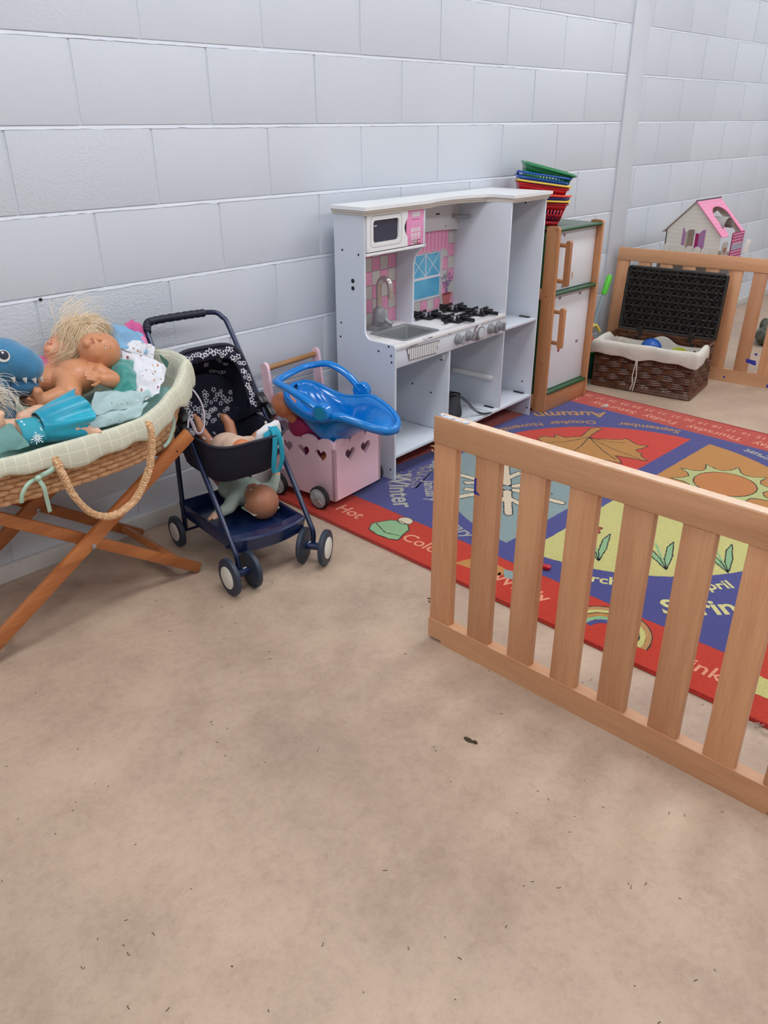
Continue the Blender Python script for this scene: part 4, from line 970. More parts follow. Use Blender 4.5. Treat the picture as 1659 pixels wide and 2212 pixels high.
for i in range(6):
    c = -0.02-0.046*i
    MB().prism([(c+0.022*math.cos(a), 0.052+0.022*math.sin(a)) for a in np.linspace(0,PI,9)]+[(c-0.022,0.0),(c+0.022,0.0)], (-0.020,0,0), (0,1,0), (0,0,1), 0.003).build('scallop_fence', M_DW, D)
MB().prism([(0,0),(0.012,0.05),(0.030,0.075),(0.034,0.07),(0.020,0.04),(0.012,0)], (0.285,-GWd-0.03,0.02), (1,0,0), (0,0,1), 0.02).build('folded_wing', M_DW, D)
# ================================================================== broom, bucket and far grey toy
BR = thing('toy_broom', 'toy broom with grey pole and bright green grip leaning behind the fridge', 'broom', (2.70,-0.13,0))
p0, p1 = V(0.03,0.03,0.02), V(0.243,0.012,0.53)
dB = (p1-p0).normalized(); Lb = (p1-p0).length
MB().tube([p0, p0+dB*(Lb*0.83)], 0.0105, 12).build('pole', mat('grey_pole', (150,166,172), 0.4), BR)
gp = MB().tube([p0+dB*(Lb*0.80), p0+dB*(Lb*0.82), p0+dB*(Lb*0.97), p0+dB*Lb], [0.014,0.0155,0.0165,0.010], 14).build('grip', mat('green_grip', (92,206,60), 0.35), BR)
MB().box(p0+V(0,0,0.0), (0.12,0.03,0.04), None, 0.006).build('brush_head', mat('green_head', (80,180,60), 0.4), BR)
BK = thing('toy_bucket', 'small teal bucket with green rim and orange toy inside, between fridge and hamper', 'bucket', (2.745,-0.145,0))
bo = MB().lathe([(0.050,0.003),(0.066,0.150),(0.066,0.165)], (0,0,0), (0,0,1), 24, cap=False).build('bucket_body', mat('teal_bucket', (20,110,108), 0.4), BK); solid(bo, 0.003)
MB().lathe([(0.05,0.0),(0.05,0.004)], (0,0,0), (0,0,1), 24).build('bucket_base', mat('teal_bucket', (20,110,108), 0.4), BK)
MB().lathe([(0.065,0.150),(0.071,0.150),(0.073,0.168),(0.071,0.188),(0.066,0.188)], (0,0,0), (0,0,1), 24, cap=False).build('bucket_rim', mat('green_rim', (60,190,60), 0.35), BK)
tag(MB().ball((2.738,-0.150,0.205), (0.024,0.024,0.030)).tube([(2.738,-0.150,0.19),(2.738,-0.150,0.06)], 0.015, 10).build('toy_scoop', mat('orange_plastic', (226,92,40), 0.35)), 'orange plastic toy sticking out of the teal bucket', 'toy')
tag(MB().tube(smooth_path([(2.770,-0.125,0.06),(2.765,-0.125,0.23),(2.78,-0.13,0.270),(2.81,-0.14,0.275),(2.83,-0.155,0.240)], 6), [0.009]*25, 8).build('toy_hook', mat('yellow_plastic', (226,204,96), 0.35)), 'curved yellow plastic toy in the bucket', 'toy')
GT = thing('soft_toy', 'grey and dark soft toy lying on the floor beyond the far fence', 'soft toy', (4.17,-0.60,0), 0.3)
g = MB().ball((0,0,0.055), (0.10,0.065,0.055)).ball((-0.02,-0.06,0.08), (0.05,0.045,0.045)).ball((0.08,0.02,0.10), (0.04,0.03,0.05)).ball((0.05,-0.10,0.03), (0.025,0.05,0.025))
g.build('body', mat('grey_fur', (122,122,112), 0.9, var=0.5, vscale=24, rgb2=(60,62,56), bump=0.6, bscale=150), GT)
MB().ball((-0.06,-0.08,0.085), 0.010).ball((-0.03,-0.105,0.085), 0.008).build('eyes', M_BLACK, GT)
# ================================================================== organic bodies (dolls, soft toys)
def capsule(mb, p0, r0, p1, r1, n=20):
    p0, p1 = Vector(p0), Vector(p1); d = p1-p0
    if d.length < 1e-6: return mb.ball(p0, r0, None, n, 14)
    mb.ball(p0, r0, None, n, 14); mb.ball(p1, r1, None, n, 14)
    mb.tube([p0, p1], [r0, r1], n); return mb
def organic(name, prims, mt, parent, voxel=0.004, it=6):
    mb = MB()
    for p in prims:
        if p[0] == 'c': capsule(mb, p[1], p[2], p[3], p[4])
        elif p[0] == 'e': mb.ball(p[1], p[2], p[3] if len(p) > 3 else None, 36, 24)
    me = bpy.data.meshes.new('tmp'); me.from_pydata([tuple(v) for v in mb.v], [], mb.f)
    fin(me, 180)
    ob = bpy.data.objects.new('tmp', me); COL.objects.link(ob)
    md = ob.modifiers.new('r', 'REMESH'); md.mode = 'VOXEL'; md.voxel_size = voxel; md.use_smooth_shade = True
    ms = ob.modifiers.new('s', 'SMOOTH'); ms.factor = 0.5; ms.iterations = it
    bpy.context.view_layer.update()
    nm = bpy.data.meshes.new_from_object(ob.evaluated_get(bpy.context.evaluated_depsgraph_get()))
    bpy.data.objects.remove(ob)
    nm.name = name; nm.materials.clear(); nm.materials.append(mt)
    nm.polygons.foreach_set('use_smooth', [True]*len(nm.polygons))
    return link(bpy.data.objects.new(name, nm), parent)
def frame3(u_, f_):
    u_ = Vector(u_).normalized(); f_ = Vector(f_); f_ = (f_-u_*f_.dot(u_)).normalized(); s_ = f_.cross(u_)
    return Matrix((s_, f_, u_)).transposed()          # columns: side, face, up
def head_prims(c, R, r):
    c = Vector(c); P = lambda x, y, z: c+R @ Vector((x*r, y*r, z*r))
    pr = [('e', P(0,-0.08,0.12), (r*0.98,r*1.05,r*1.0), R), ('e', P(0,0.18,-0.28), (r*0.80,r*0.76,r*0.72), R),
          ('e', P(0.36,0.42,-0.36), (r*0.38,r*0.34,r*0.36), R), ('e', P(-0.36,0.42,-0.36), (r*0.38,r*0.34,r*0.36), R),
          ('e', P(0,0.70,-0.78), (r*0.26,r*0.22,r*0.20), R), ('e', P(0,0.97,-0.22), (r*0.11,r*0.12,r*0.11), R),
          ('e', P(0,0.84,-0.50), (r*0.20,r*0.12,r*0.07), R), ('e', P(0,0.82,-0.60), (r*0.16,r*0.11,r*0.07), R),
          ('e', P(0.94,-0.05,-0.12), (r*0.10,r*0.18,r*0.26), R), ('e', P(-0.94,-0.05,-0.12), (r*0.10,r*0.18,r*0.26), R),
          ('e', P(0.28,0.78,0.12), (r*0.24,r*0.14,r*0.12), R), ('e', P(-0.28,0.78,0.12), (r*0.24,r*0.14,r*0.12), R)]
    return pr
def face_parts(c, R, r, parent, skin_lip=(176,98,82), eye=(96,70,52), closed=False):
    c = Vector(c); P = lambda x, y, z: c+R @ Vector((x*r, y*r, z*r))
    ml = mat('doll_lip', skin_lip, 0.5); mw = mat('doll_eye_white', (226,218,208), 0.3); me_ = mat('doll_iris', eye, 0.25); mb_ = mat('doll_brow', (150,104,74), 0.6)
    for s_ in (-1, 1):
        e = MB().ball(P(s_*0.34,0.84,-0.02), (r*0.15,r*0.07,r*0.075 if not closed else r*0.03), R, 12, 8).build('eye', mw, parent)
        MB().ball(P(s_*0.33,0.895,-0.02), (r*0.07,r*0.03,r*0.07 if not closed else r*0.02), R, 10, 6).build('iris', me_, e)
        MB().tube([P(s_*0.20,0.90,0.20), P(s_*0.36,0.88,0.25), P(s_*0.50,0.80,0.20)], r*0.022, 6).build('eyebrow', mb_, parent)
    MB().ball(P(0,0.935,-0.505), (r*0.19,r*0.045,r*0.035), R, 12, 6).ball(P(0,0.915,-0.585), (r*0.15,r*0.045,r*0.032), R, 12, 6).build('lips', ml, parent)
def hand_prims(w_, d, pn, sz, curl=0.35, thumb=1):
    # w_ wrist, d finger direction, pn palm normal, sz hand length
    w_, d, pn = Vector(w_), Vector(d).normalized(), Vector(pn); pn = (pn-d*pn.dot(d)).normalized(); s_ = d.cross(pn)
    pr = [('c', w_, sz*0.16, w_+d*sz*0.25, sz*0.19)]
    for i in range(4):
        off = (i-1.5)*0.135*sz; L_ = (0.36,0.44,0.42,0.32)[i]*sz
        a = w_+d*sz*0.45+s_*off; b_ = a+(d*math.cos(curl)+pn*math.sin(curl))*L_*0.55; c = b_+(d*math.cos(curl*2.4)+pn*math.sin(curl*2.4))*L_*0.45
        pr += [('c', w_+d*sz*0.22+s_*off*0.8, sz*0.10, a, sz*0.085), ('c', a, sz*0.075, b_, sz*0.068), ('c', b_, sz*0.068, c, sz*0.058)]
    t0 = w_+d*sz*0.18+s_*thumb*sz*0.2; t1 = t0+(d*0.55+s_*thumb*0.75+pn*0.3).normalized()*sz*0.22; t2 = t1+(d*0.85+s_*thumb*0.25+pn*0.3).normalized()*sz*0.16
    return pr+[('c', t0, sz*0.10, t1, sz*0.085), ('c', t1, sz*0.08, t2, sz*0.065)]
def foot_prims(ank, toe_dir, sole_n, sz):
    a, d, n_ = Vector(ank), Vector(toe_dir).normalized(), Vector(sole_n); n_ = (n_-d*n_.dot(d)).normalized(); s_ = d.cross(n_)
    pr = [('c', a-d*sz*0.16+n_*sz*0.08, sz*0.24, a+d*sz*0.42+n_*sz*0.12, sz*0.23), ('c', a+d*sz*0.42+n_*sz*0.12-s_*sz*0.06, sz*0.2, a+d*sz*0.5+n_*sz*0.14+s_*sz*0.06, sz*0.2)]
    for i in range(5):
        off = (i-2)*0.105*sz; r_ = (0.095,0.078,0.074,0.070,0.064)[i]*sz
        b_ = a+d*(0.66-abs(i-1)*0.025)*sz+n_*sz*0.12+s_*off
        pr.append(('c', b_-d*sz*0.08, r_, b_, r_))
    return pr
M_SK1 = mat('doll_vinyl', (206,142,102), 0.38, var=0.05, vscale=20, sub=0.12); M_SK2 = mat('doll_vinyl_pale', (226,180,152), 0.4, sub=0.12); M_SK3 = mat('doll_vinyl_brown', (176,118,88), 0.4, sub=0.1); M_SK4 = mat('doll_vinyl_orange', (214,132,88), 0.4, sub=0.1)
def hair_strands(name, roots, flows, mt, parent, n, seed, rad=0.0011, spread=0.02, wav=0.006):
    """roots: list of (point, radius); flows: list of guide polylines; strands interpolate random guides"""
    rg = random.Random(seed); g = MB()
    G_ = [smooth_path(f, 5) for f in flows]
    for i in range(n):
        a = rg.choice(G_); b_ = rg.choice(G_); t_ = rg.random()*0.5
        off = V(rg.gauss(0,1),rg.gauss(0,1),rg.gauss(0,1))*spread*0.5; ph = rg.uniform(0,1.6)+3*(i%3); fq = rg.uniform(0.45,0.6)
        m_ = min(len(a),len(b_)); end = rg.randint(int(m_*0.55), m_)
        path = []
        for k in range(0, end):
            p = a[k].lerp(b_[k], t_); s_ = k/m_
            path.append(p+off*(0.55+0.9*s_)+V(math.sin(k*fq+ph),math.cos(k*fq*0.9+ph),math.sin(k*fq*0.7+ph+2))*wav*s_)
        if len(path) > 3: g.tube(path, [rad*(1-0.6*k/len(path)) for k in range(len(path))], 3, caps=False)
    o = g.build(name, mt, parent); tag(o, kind='stuff'); return o
from mathutils import noise as mnoise
def cloth(name, quad, mt, parent, nx=26, ny=20, amp=0.008, fr=18, bulge=0.0, seed=0, edge=0.006, thick=0.002, uv=(1,1), sub=1, folds=None):
    """wrinkled fabric spanning four corner points (p00, p10, p11, p01)"""
    a, b_, c, d = [Vector(q) for q in quad]; rows = []; uvs = []
    nrm = (b_-a).cross(d-a).normalized()
    if nrm.z < 0: nrm = -nrm
    for j in range(ny+1):
        v = j/ny; row = []; ur = []
        for i in range(nx+1):
            u_ = i/nx
            p = a*(1-u_)*(1-v)+b_*u_*(1-v)+c*u_*v+d*(1-u_)*v
            q = p*fr+V(seed*3.7,seed*1.3,0)
            h = mnoise.noise(q)*0.9+(0.5-abs(mnoise.noise(q*1.6+V(3,1,4))))*1.1+mnoise.noise(q*3.1)*0.35+mnoise.noise(V(q.x*0.6,q.y*0.6,q.z*0.6)+V(9,2,1))*0.8
            e_ = min(u_,1-u_,v,1-v)
            dz = bulge*math.sin(PI*u_)*math.sin(PI*v)+amp*h
            if folds: dz += folds[0]*math.sin((u_*folds[1]+v*folds[2])*2*PI)
            if e_ < 0.02:
                p = p+V(mnoise.noise(q*1.7+V(5,5,5)),mnoise.noise(q*1.7+V(1,7,3)),0)*edge
            row.append(p+nrm*dz); ur.append((u_*uv[0],v*uv[1]))
        rows.append(row); uvs.append(ur)
    o = MB().grid(rows, uvs=uvs).build(name, mt, parent, sharp=180); solid(o, thick)
    if sub: subd(o, sub)
    return o
def uv_grid_mat(name, rgb, rgbl, nu_, nv_, lw=0.06, rough=0.9, bump=0.2):
    M = mat(name, rgb, rough, bump=bump, bscale=140)
    nt = M.node_tree; N = nt.nodes; L = nt.links; B = N['Principled BSDF']
    tc = N.new('ShaderNodeTexCoord'); sp_ = N.new('ShaderNodeSeparateXYZ'); L.new(tc.outputs['UV'], sp_.inputs[0])
    fs = []
    for k, nn_ in ((0,nu_),(1,nv_)):
        m_ = N.new('ShaderNodeMath'); m_.operation = 'MULTIPLY'; m_.inputs[1].default_value = nn_; L.new(sp_.outputs[k], m_.inputs[0])
        f_ = N.new('ShaderNodeMath'); f_.operation = 'FRACT'; L.new(m_.outputs[0], f_.inputs[0])
        l_ = N.new('ShaderNodeMath'); l_.operation = 'LESS_THAN'; l_.inputs[1].default_value = lw; L.new(f_.outputs[0], l_.inputs[0]); fs.append(l_)
    mx = N.new('ShaderNodeMath'); mx.operation = 'MAXIMUM'; L.new(fs[0].outputs[0], mx.inputs[0]); L.new(fs[1].outputs[0], mx.inputs[1])
    mc = N.new('ShaderNodeMix'); mc.data_type = 'RGBA'; L.new(mx.outputs[0], mc.inputs[0]); mc.inputs[6].default_value = (*lin(rgb),1); mc.inputs[7].default_value = (*lin(rgbl),1)
    L.new(mc.outputs[2], B.inputs['Base Color']); return M
def uv_spot_mat(name, rgb, cols, scale, size, rough=0.85):
    """small scattered coloured motifs on a plain fabric"""
    M = mat(name, rgb, rough, bump=0.15, bscale=160)
    nt = M.node_tree; N = nt.nodes; L = nt.links; B = N['Principled BSDF']
    tc = N.new('ShaderNodeTexCoord'); vo = N.new('ShaderNodeTexVoronoi'); vo.inputs['Scale'].default_value = scale; L.new(tc.outputs['UV'], vo.inputs['Vector'])
    n2 = N.new('ShaderNodeTexNoise'); n2.inputs['Scale'].default_value = scale*4; n2.inputs['Detail'].default_value = 1; L.new(tc.outputs['UV'], n2.inputs['Vector'])
    ad = N.new('ShaderNodeMath'); ad.operation = 'MULTIPLY_ADD'; ad.inputs[1].default_value = 0.5; L.new(n2.outputs['Fac'], ad.inputs[0]); L.new(vo.outputs['Distance'], ad.inputs[2])
    lt = N.new('ShaderNodeMath'); lt.operation = 'LESS_THAN'; lt.inputs[1].default_value = size; L.new(ad.outputs[0], lt.inputs[0])
    rp = N.new('ShaderNodeValToRGB'); rp.color_ramp.interpolation = 'CONSTANT'
    sx = N.new('ShaderNodeSeparateColor'); L.new(n2.outputs['Color'], sx.inputs[0])
    els = rp.color_ramp.elements
    while len(els) < len(cols): els.new(0.5)
    for i, c in enumerate(cols): els[i].position = 0.0 if i == 0 else 0.42+0.16*(i-1)/max(1,len(cols)-2) if len(cols) > 2 else 0.5; els[i].color = (*lin(c),1)
    L.new(sx.outputs[0], rp.inputs[0])
    mc = N.new('ShaderNodeMix'); mc.data_type = 'RGBA'; L.new(lt.outputs[0], mc.inputs[0]); mc.inputs[6].default_value = (*lin(rgb),1); L.new(rp.outputs[0], mc.inputs[7])
    L.new(mc.outputs[2], B.inputs['Base Color']); return M

# ================================================================== moses stand
MS = thing('basket_stand', 'folding orange-brown pine stand with crossed legs under the moses basket', 'stand', (-0.40,-0.24,0))
def leg(x0, z0, x1, z1, y, wdt, th, nm='leg'):
    p, q = V(x0+0.40,y+0.24,z0), V(x1+0.40,y+0.24,z1); d = (q-p); L_ = d.length; a = math.atan2(d.z,d.x)
    return MB().box((p+q)/2, (L_,th,wdt), Matrix.Rotation(-a,3,'Y'), 0.005).build(nm, PINE_X, MS)
for yn, s_ in ((-0.405,-1),(-0.065,1)):
    l1 = leg(-0.745, 0.021, -0.020, 0.475, yn+s_*0.0-0.011, 0.042, 0.020)
    l2 = leg(-0.028, 0.014, -0.700, 0.468, yn+0.011, 0.034, 0.020)
    MB().lathe([(0.007,0),(0.007,0.003),(0.004,0.005)], (-0.372+0.40, yn+0.24-0.021, 0.238), (0,-1,0), 12).build('bolt', M_STEEL, MS)
    MB().lathe([(0.003,0),(0.003,0.001)], (-0.075+0.40, yn+0.24-0.0215, 0.437), (0,-1,0), 8).build('screw_hole', M_DARK, MS)
for (x, z) in ((-0.095,0.062),(-0.665,0.075),(-0.085,0.412),(-0.655,0.412)):
    MB().box((x+0.40, -0.235+0.24, z), (0.036,0.33,0.022), Matrix.Rotation(0.6 if x > -0.3 else -0.6,3,'Y'), 0.005).build('crossbar', PINE_X, MS)
# ================================================================== moses basket
MBK = thing('moses_basket', 'plaited palm moses basket with checked cotton lining and rope handles', 'basket', (-0.40,-0.25,0.424))
M_PALM = mat('palm_weave', (230,188,144), 0.65, var=0.25, vscale=60, rgb2=(204,154,112), bump=0.3, bscale=200)
def sell(a, ax, ay, e=2.4):
    c, s_ = math.cos(a), math.sin(a)
    return V(ax*math.copysign(abs(c)**(2/e),c), ay*math.copysign(abs(s_)**(2/e),s_), 0)
def rimz(x): return 0.137+0.098*max(0,min(1,(x-0.18)/0.25))**1.5      # local heights above the base
NA = 66; NRW = 8
def side_pt(a, t_, out=0.0):
    ax, ay = 0.388+0.070*t_, 0.163+0.052*t_
    p = sell(a, ax, ay); q = sell(a, ax+0.1, ay+0.1); n_ = (q-p).normalized()
    zt = rimz(sell(a,0.46,0.215).x)
    return p+n_*out+V(0,0,zt*t_)
SEG = 6; rows = []
for r in range(NRW*SEG+1):
    t_ = r/(NRW*SEG); rr = (r/SEG) % 1; ri = int(r/SEG); row = []
    for k in range(NA*SEG):
        u_ = (k/SEG+(0.5 if ri % 2 else 0)) % 1
        bump_ = 0.0125*(math.sin(PI*min(rr,1))**0.5)*(0.05+0.95*math.sin(PI*u_)**0.35)*(0.75+0.5*u_)
        row.append(side_pt(2*PI*k/(NA*SEG), t_, bump_))
    rows.append(row)
wv = MB().grid(rows, True).build('plaited_side', M_PALM, MBK, sharp=40); solid(wv, 0.006, -1)
MB().prism([tuple(sell(2*PI*k/60,0.388,0.163)[:2]) for k in range(60)], (0,0,0.0), (1,0,0), (0,1,0), 0.012).build('basket_base', M_PALM, MBK)
# cotton lining: inner wall, padded roll over the rim, outer skirt with a wavy hem
M_LC = uv_grid_mat('checked_cotton', (204,204,184), (220,219,198), 110, 6.5, 0.10)
NL = 150; rows = []; uvs = []
prof = [(-0.060,-0.30),(-0.035,-0.12),(-0.018,-0.02),(-0.006,0.010),(0.008,0.014),(0.019,0.002),(0.023,-0.022),(0.024,-0.032),(0.021,-0.044)]
for j, (o_, h_) in enumerate(prof):
    row = []; ur = []
    for k in range(NL):
        a = 2*PI*k/NL; w_ = 0.004*math.sin(a*31)+0.003*math.sin(a*17+1)
        base = side_pt(a, 1.0, o_+(w_ if j > 4 else w_*0.4)); z = base.z
        if h_ < -0.1 and j < 3: zz_ = z+h_*z*1.4 if j == 0 else z+h_*0.6
        else: zz_ = z+h_*(1.0+0.15*math.sin(a*5+2))
        if j >= 7: zz_ += 0.008*math.sin(a*13)+0.005*math.sin(a*29)
        xx = max(0, base.x-0.25)/0.2
        if j >= 6: zz_ -= 0.035*xx*(j-5)/3
        row.append(V(base.x,base.y,zz_)); ur.append((k/NL, j/len(prof)))
    rows.append(row); uvs.append(ur)
ln = MB().grid(rows, True, uvs=uvs).build('cotton_lining', M_LC, MBK, sharp=180); solid(ln, 0.003); subd(ln, 1)
# rope handles: braided strands
M_ROPE = mat('palm_rope', (234,196,152), 0.7, var=0.3, vscale=120, rgb2=(196,148,106), bump=0.4, bscale=300)
def braid(path, r, parent, nm='rope_handle', n=4, pitch=0.010):
    P = smooth_path(path, 22); h = bpy.data.objects.new(nm, None); link(h, parent)
    for s_ in range(n):
        q = []; L_ = 0
        for i, p in enumerate(P):
            t_ = (P[min(i+1,len(P)-1)]-P[max(i-1,0)]); x, y, _ = basis(t_)
            if i: L_ += (p-P[i-1]).length
            a = 2*PI*(L_/pitch/3)+2*PI*s_/n
            q.append(p+x*r*0.62*math.cos(a)+y*r*0.42*math.sin(2*a))
        MB().tube(q, r*0.48, 7).build('strand', M_ROPE, h)
    return h
lo = lambda x, y, z: V(x+0.40, y+0.25, z-0.424)
braid([lo(-0.455,-0.475,0.545),lo(-0.450,-0.497,0.50),lo(-0.435,-0.502,0.44),lo(-0.395,-0.500,0.375),lo(-0.335,-0.497,0.345),lo(-0.265,-0.492,0.365),lo(-0.210,-0.487,0.43),lo(-0.185,-0.482,0.50),lo(-0.178,-0.470,0.555),lo(-0.190,-0.445,0.565)], 0.0112, MBK)
# dark handle slit edges and tie ribbons
M_RIB = mat('mint_ribbon', (176,206,188), 0.7)
def ribbon(pts, w_, parent, nm='tie_ribbon'):
    P = smooth_path(pts, 6); rows = []
    for i, p in enumerate(P):
        t_ = (P[min(i+1,len(P)-1)]-P[max(i-1,0)]).normalized(); s_ = t_.cross(V(0,-1,0.3)).normalized()
        rows.append([p-s_*w_/2, p+s_*w_/2])
    o = MB().grid(rows).build(nm, M_RIB, parent); solid(o, 0.0012); return o
ribbon([lo(-0.505,-0.476,0.505),lo(-0.535,-0.486,0.500),lo(-0.555,-0.488,0.480),lo(-0.560,-0.484,0.455)], 0.010, MBK)
ribbon([lo(-0.505,-0.478,0.507),lo(-0.475,-0.486,0.516),lo(-0.45,-0.482,0.528)], 0.013, MBK)
ribbon([lo(-0.508,-0.480,0.505),lo(-0.500,-0.488,0.48),lo(-0.497,-0.484,0.445),lo(-0.493,-0.478,0.405)], 0.011, MBK)
MB().ball(lo(-0.508,-0.482,0.506), (0.009,0.007,0.008)).build('ribbon_knot', M_RIB, MBK)
ribbon([lo(-0.070,-0.410,0.56),lo(-0.065,-0.412,0.52),lo(-0.090,-0.418,0.475),lo(-0.115,-0.425,0.462)], 0.010, MBK)
# ---------------------------------------------------------------- contents
M_MINT = mat('mint_blanket', (150,196,190), 0.9, var=0.1, vscale=12, bump=0.3, bscale=60)
bl_ = thing('baby_blanket', 'rumpled pale mint blanket filling the moses basket', 'blanket', (-0.40,-0.25,0.43))
rows = []
for j in range(15):
    t_ = j/14; row = []
    for k in range(72):
        a = 2*PI*k/72; ax, ay = 0.415*(1-t_)**0.9+0.002, 0.172*(1-t_)**0.9+0.001
        p = sell(a, ax, ay); z = 0.088+0.075*math.sin(t_*PI/2)+0.018*mnoise.noise(p*9)+(0.05*max(0,p.x-0.1)/0.3)
        row.append(V(p.x,p.y,z))
    rows.append(row)
b0 = [V(q.x*0.93,q.y*0.93,0.006) for q in rows[0]]
MB().grid([b0]+rows, True, capr=True).build('blanket_cloth', M_MINT, bl_, sharp=180)
# naked baby doll lying on its back
DO = V(-0.24,-0.245,0.60)
dl = thing('baby_doll', 'naked vinyl baby doll lying on top of the clothes in the moses basket', 'doll', DO)
L1 = lambda x, y, z: V(x,y,z)-DO
hc = L1(-0.176,-0.240,0.718); HR = frame3((0.95,-0.05,-0.12), (-0.25,-0.62,0.74)); hr = 0.057
pr = head_prims(hc, HR, hr)
pr += [('c', L1(-0.212,-0.242,0.690), 0.030, L1(-0.228,-0.245,0.674), 0.034),
       ('c', L1(-0.222,-0.222,0.668), 0.034, L1(-0.222,-0.268,0.668), 0.034),
       ('e', L1(-0.258,-0.250,0.664), (0.060,0.056,0.050), frame3((0,0,1),(0,1,0))), ('e', L1(-0.300,-0.252,0.656), (0.046,0.052,0.044))]
pr += [('c', L1(-0.315,-0.232,0.660), 0.038, L1(-0.372,-0.238,0.678), 0.033), ('c', L1(-0.372,-0.238,0.678), 0.031, L1(-0.405,-0.262,0.645), 0.022)]
pr += foot_prims(L1(-0.408,-0.268,0.640), (0.05,-0.75,0.15), (-0.6,-0.3,-0.6), 0.064)
pr += [('c', L1(-0.300,-0.285,0.656), 0.038, L1(-0.322,-0.326,0.645), 0.033), ('c', L1(-0.322,-0.326,0.645), 0.031, L1(-0.378,-0.322,0.640), 0.024)]
pr += foot_prims(L1(-0.388,-0.320,0.640), (-0.15,0.10,0.90), (-0.85,-0.2,0.0), 0.062)
pr += [('c', L1(-0.208,-0.292,0.672), 0.026, L1(-0.184,-0.322,0.652), 0.024), ('c', L1(-0.184,-0.322,0.652), 0.023, L1(-0.222,-0.338,0.668), 0.017)]
pr += hand_prims(L1(-0.228,-0.340,0.671), (-0.85,-0.05,0.45), (0.2,0.8,-0.6), 0.058, 0.15, 1)
pr += [('c', L1(-0.208,-0.205,0.664), 0.025, L1(-0.222,-0.172,0.645), 0.020), ('c', L1(-0.222,-0.172,0.645), 0.020, L1(-0.262,-0.168,0.640), 0.016)]
pr += hand_prims(L1(-0.268,-0.168,0.642), (-0.9,0.0,0.1), (0,0,-1), 0.044, 0.3, 1)
organic('body', pr, M_SK1, dl, 0.0018, 9)
face_parts(hc, HR, hr, dl, (186,110,84), (150,120,90), True)
# blue plush dinosaur
DN = V(-0.45,-0.26,0.62)
dn = thing('plush_dinosaur', 'blue plush dinosaur with white felt teeth in the moses basket', 'soft toy', DN)
L2 = lambda x, y, z: V(x-0.012,y,z+0.006)-DN
M_PL = mat('blue_plush', (58,128,170), 0.95, var=0.12, vscale=40, bump=0.3, bscale=260, sheen=0.5)
M_PLD = mat('dark_blue_plush', (46,98,134), 0.95, bump=0.3, bscale=260, sheen=0.4)
organic('plush_body', [('e', L2(-0.445,-0.255,0.748), (0.075,0.062,0.056)), ('e', L2(-0.405,-0.272,0.735), (0.052,0.050,0.046)), ('e', L2(-0.385,-0.278,0.722), (0.042,0.044,0.040)), ('c', L2(-0.475,-0.25,0.73), 0.055, L2(-0.50,-0.24,0.60), 0.075)], M_PL, dn, 0.0045, 6)
organic('lower_jaw', [('e', L2(-0.408,-0.272,0.676), (0.046,0.046,0.028)), ('c', L2(-0.45,-0.262,0.69), 0.028, L2(-0.41,-0.268,0.688), 0.026)], M_PLD, dn, 0.005, 4)
for i, (x, y, z) in enumerate([(-0.438,-0.311,0.706),(-0.412,-0.318,0.700),(-0.388,-0.318,0.694),(-0.366,-0.308,0.690)]):
    MB().lathe([(0.0068,0),(0.004,0.007),(0.0006,0.014)], L2(x,y+0.004,z+0.004), (0.1,-0.15,-1), 8).build('felt_tooth', mat('white_felt', (226,224,220), 0.9), dn)
e_ = MB().lathe([(0.016,0),(0.016,0.003),(0.013,0.005)], L2(-0.452,-0.309,0.768), (-0.1,-0.85,0.5), 18).build('eye', mat('white_felt', (226,224,220), 0.9), dn)
p_ = MB().lathe([(0.0115,0.0055),(0.0115,0.007),(0.009,0.008)], L2(-0.451,-0.309,0.769), (-0.1,-0.85,0.5), 18).build('pupil', mat('navy_felt', (24,28,56), 0.6), e_)
MB().ball(L2(-0.4535,-0.3145,0.778), 0.0032).build('eye_glint', M_EDGE, e_)
M_SPK = mat('plum_felt', (110,26,66), 0.9)
for (x, z) in ((-0.455,0.800),(-0.495,0.795)):
    MB().lathe([(0.014,-0.008),(0.009,0.008),(0.001,0.028)], L2(x,-0.245,z), (-0.35,0.0,1), 10).build('felt_spike', M_SPK, dn)
MB().ball(L2(-0.392,-0.316,0.745), (0.005,0.003,0.003)).build('nostril', M_PLD, dn)
# blonde doll lying behind, in pink and red
BD = V(-0.20,-0.12,0.60)
bd = thing('blonde_doll', 'blonde long-haired doll in pink and red behind the naked baby doll', 'doll', BD)
L3 = lambda x, y, z: V(x,y,z)-BD
bc = L3(-0.232,-0.135,0.712); BRm = frame3((0.75,0.25,0.35), (-0.55,-0.25,0.75)); br_ = 0.050
pr = head_prims(bc, BRm, br_)+[('c', L3(-0.262,-0.150,0.690), 0.022, L3(-0.27,-0.165,0.66), 0.03), ('c', L3(-0.27,-0.16,0.65), 0.045, L3(-0.33,-0.16,0.62), 0.045), ('c', L3(-0.29,-0.19,0.66), 0.02, L3(-0.33,-0.2,0.68), 0.016)]
organic('body', pr, mat('doll_vinyl_peach', (232,158,122), 0.4, sub=0.12), bd, 0.0035, 5)
face_parts(bc, BRm, br_, bd, (200,110,110), (70,120,120))
M_HB = mat('blonde_hair', (250,234,208), 0.5, var=0.3, vscale=40, rgb2=(234,208,172), spec=0.4)
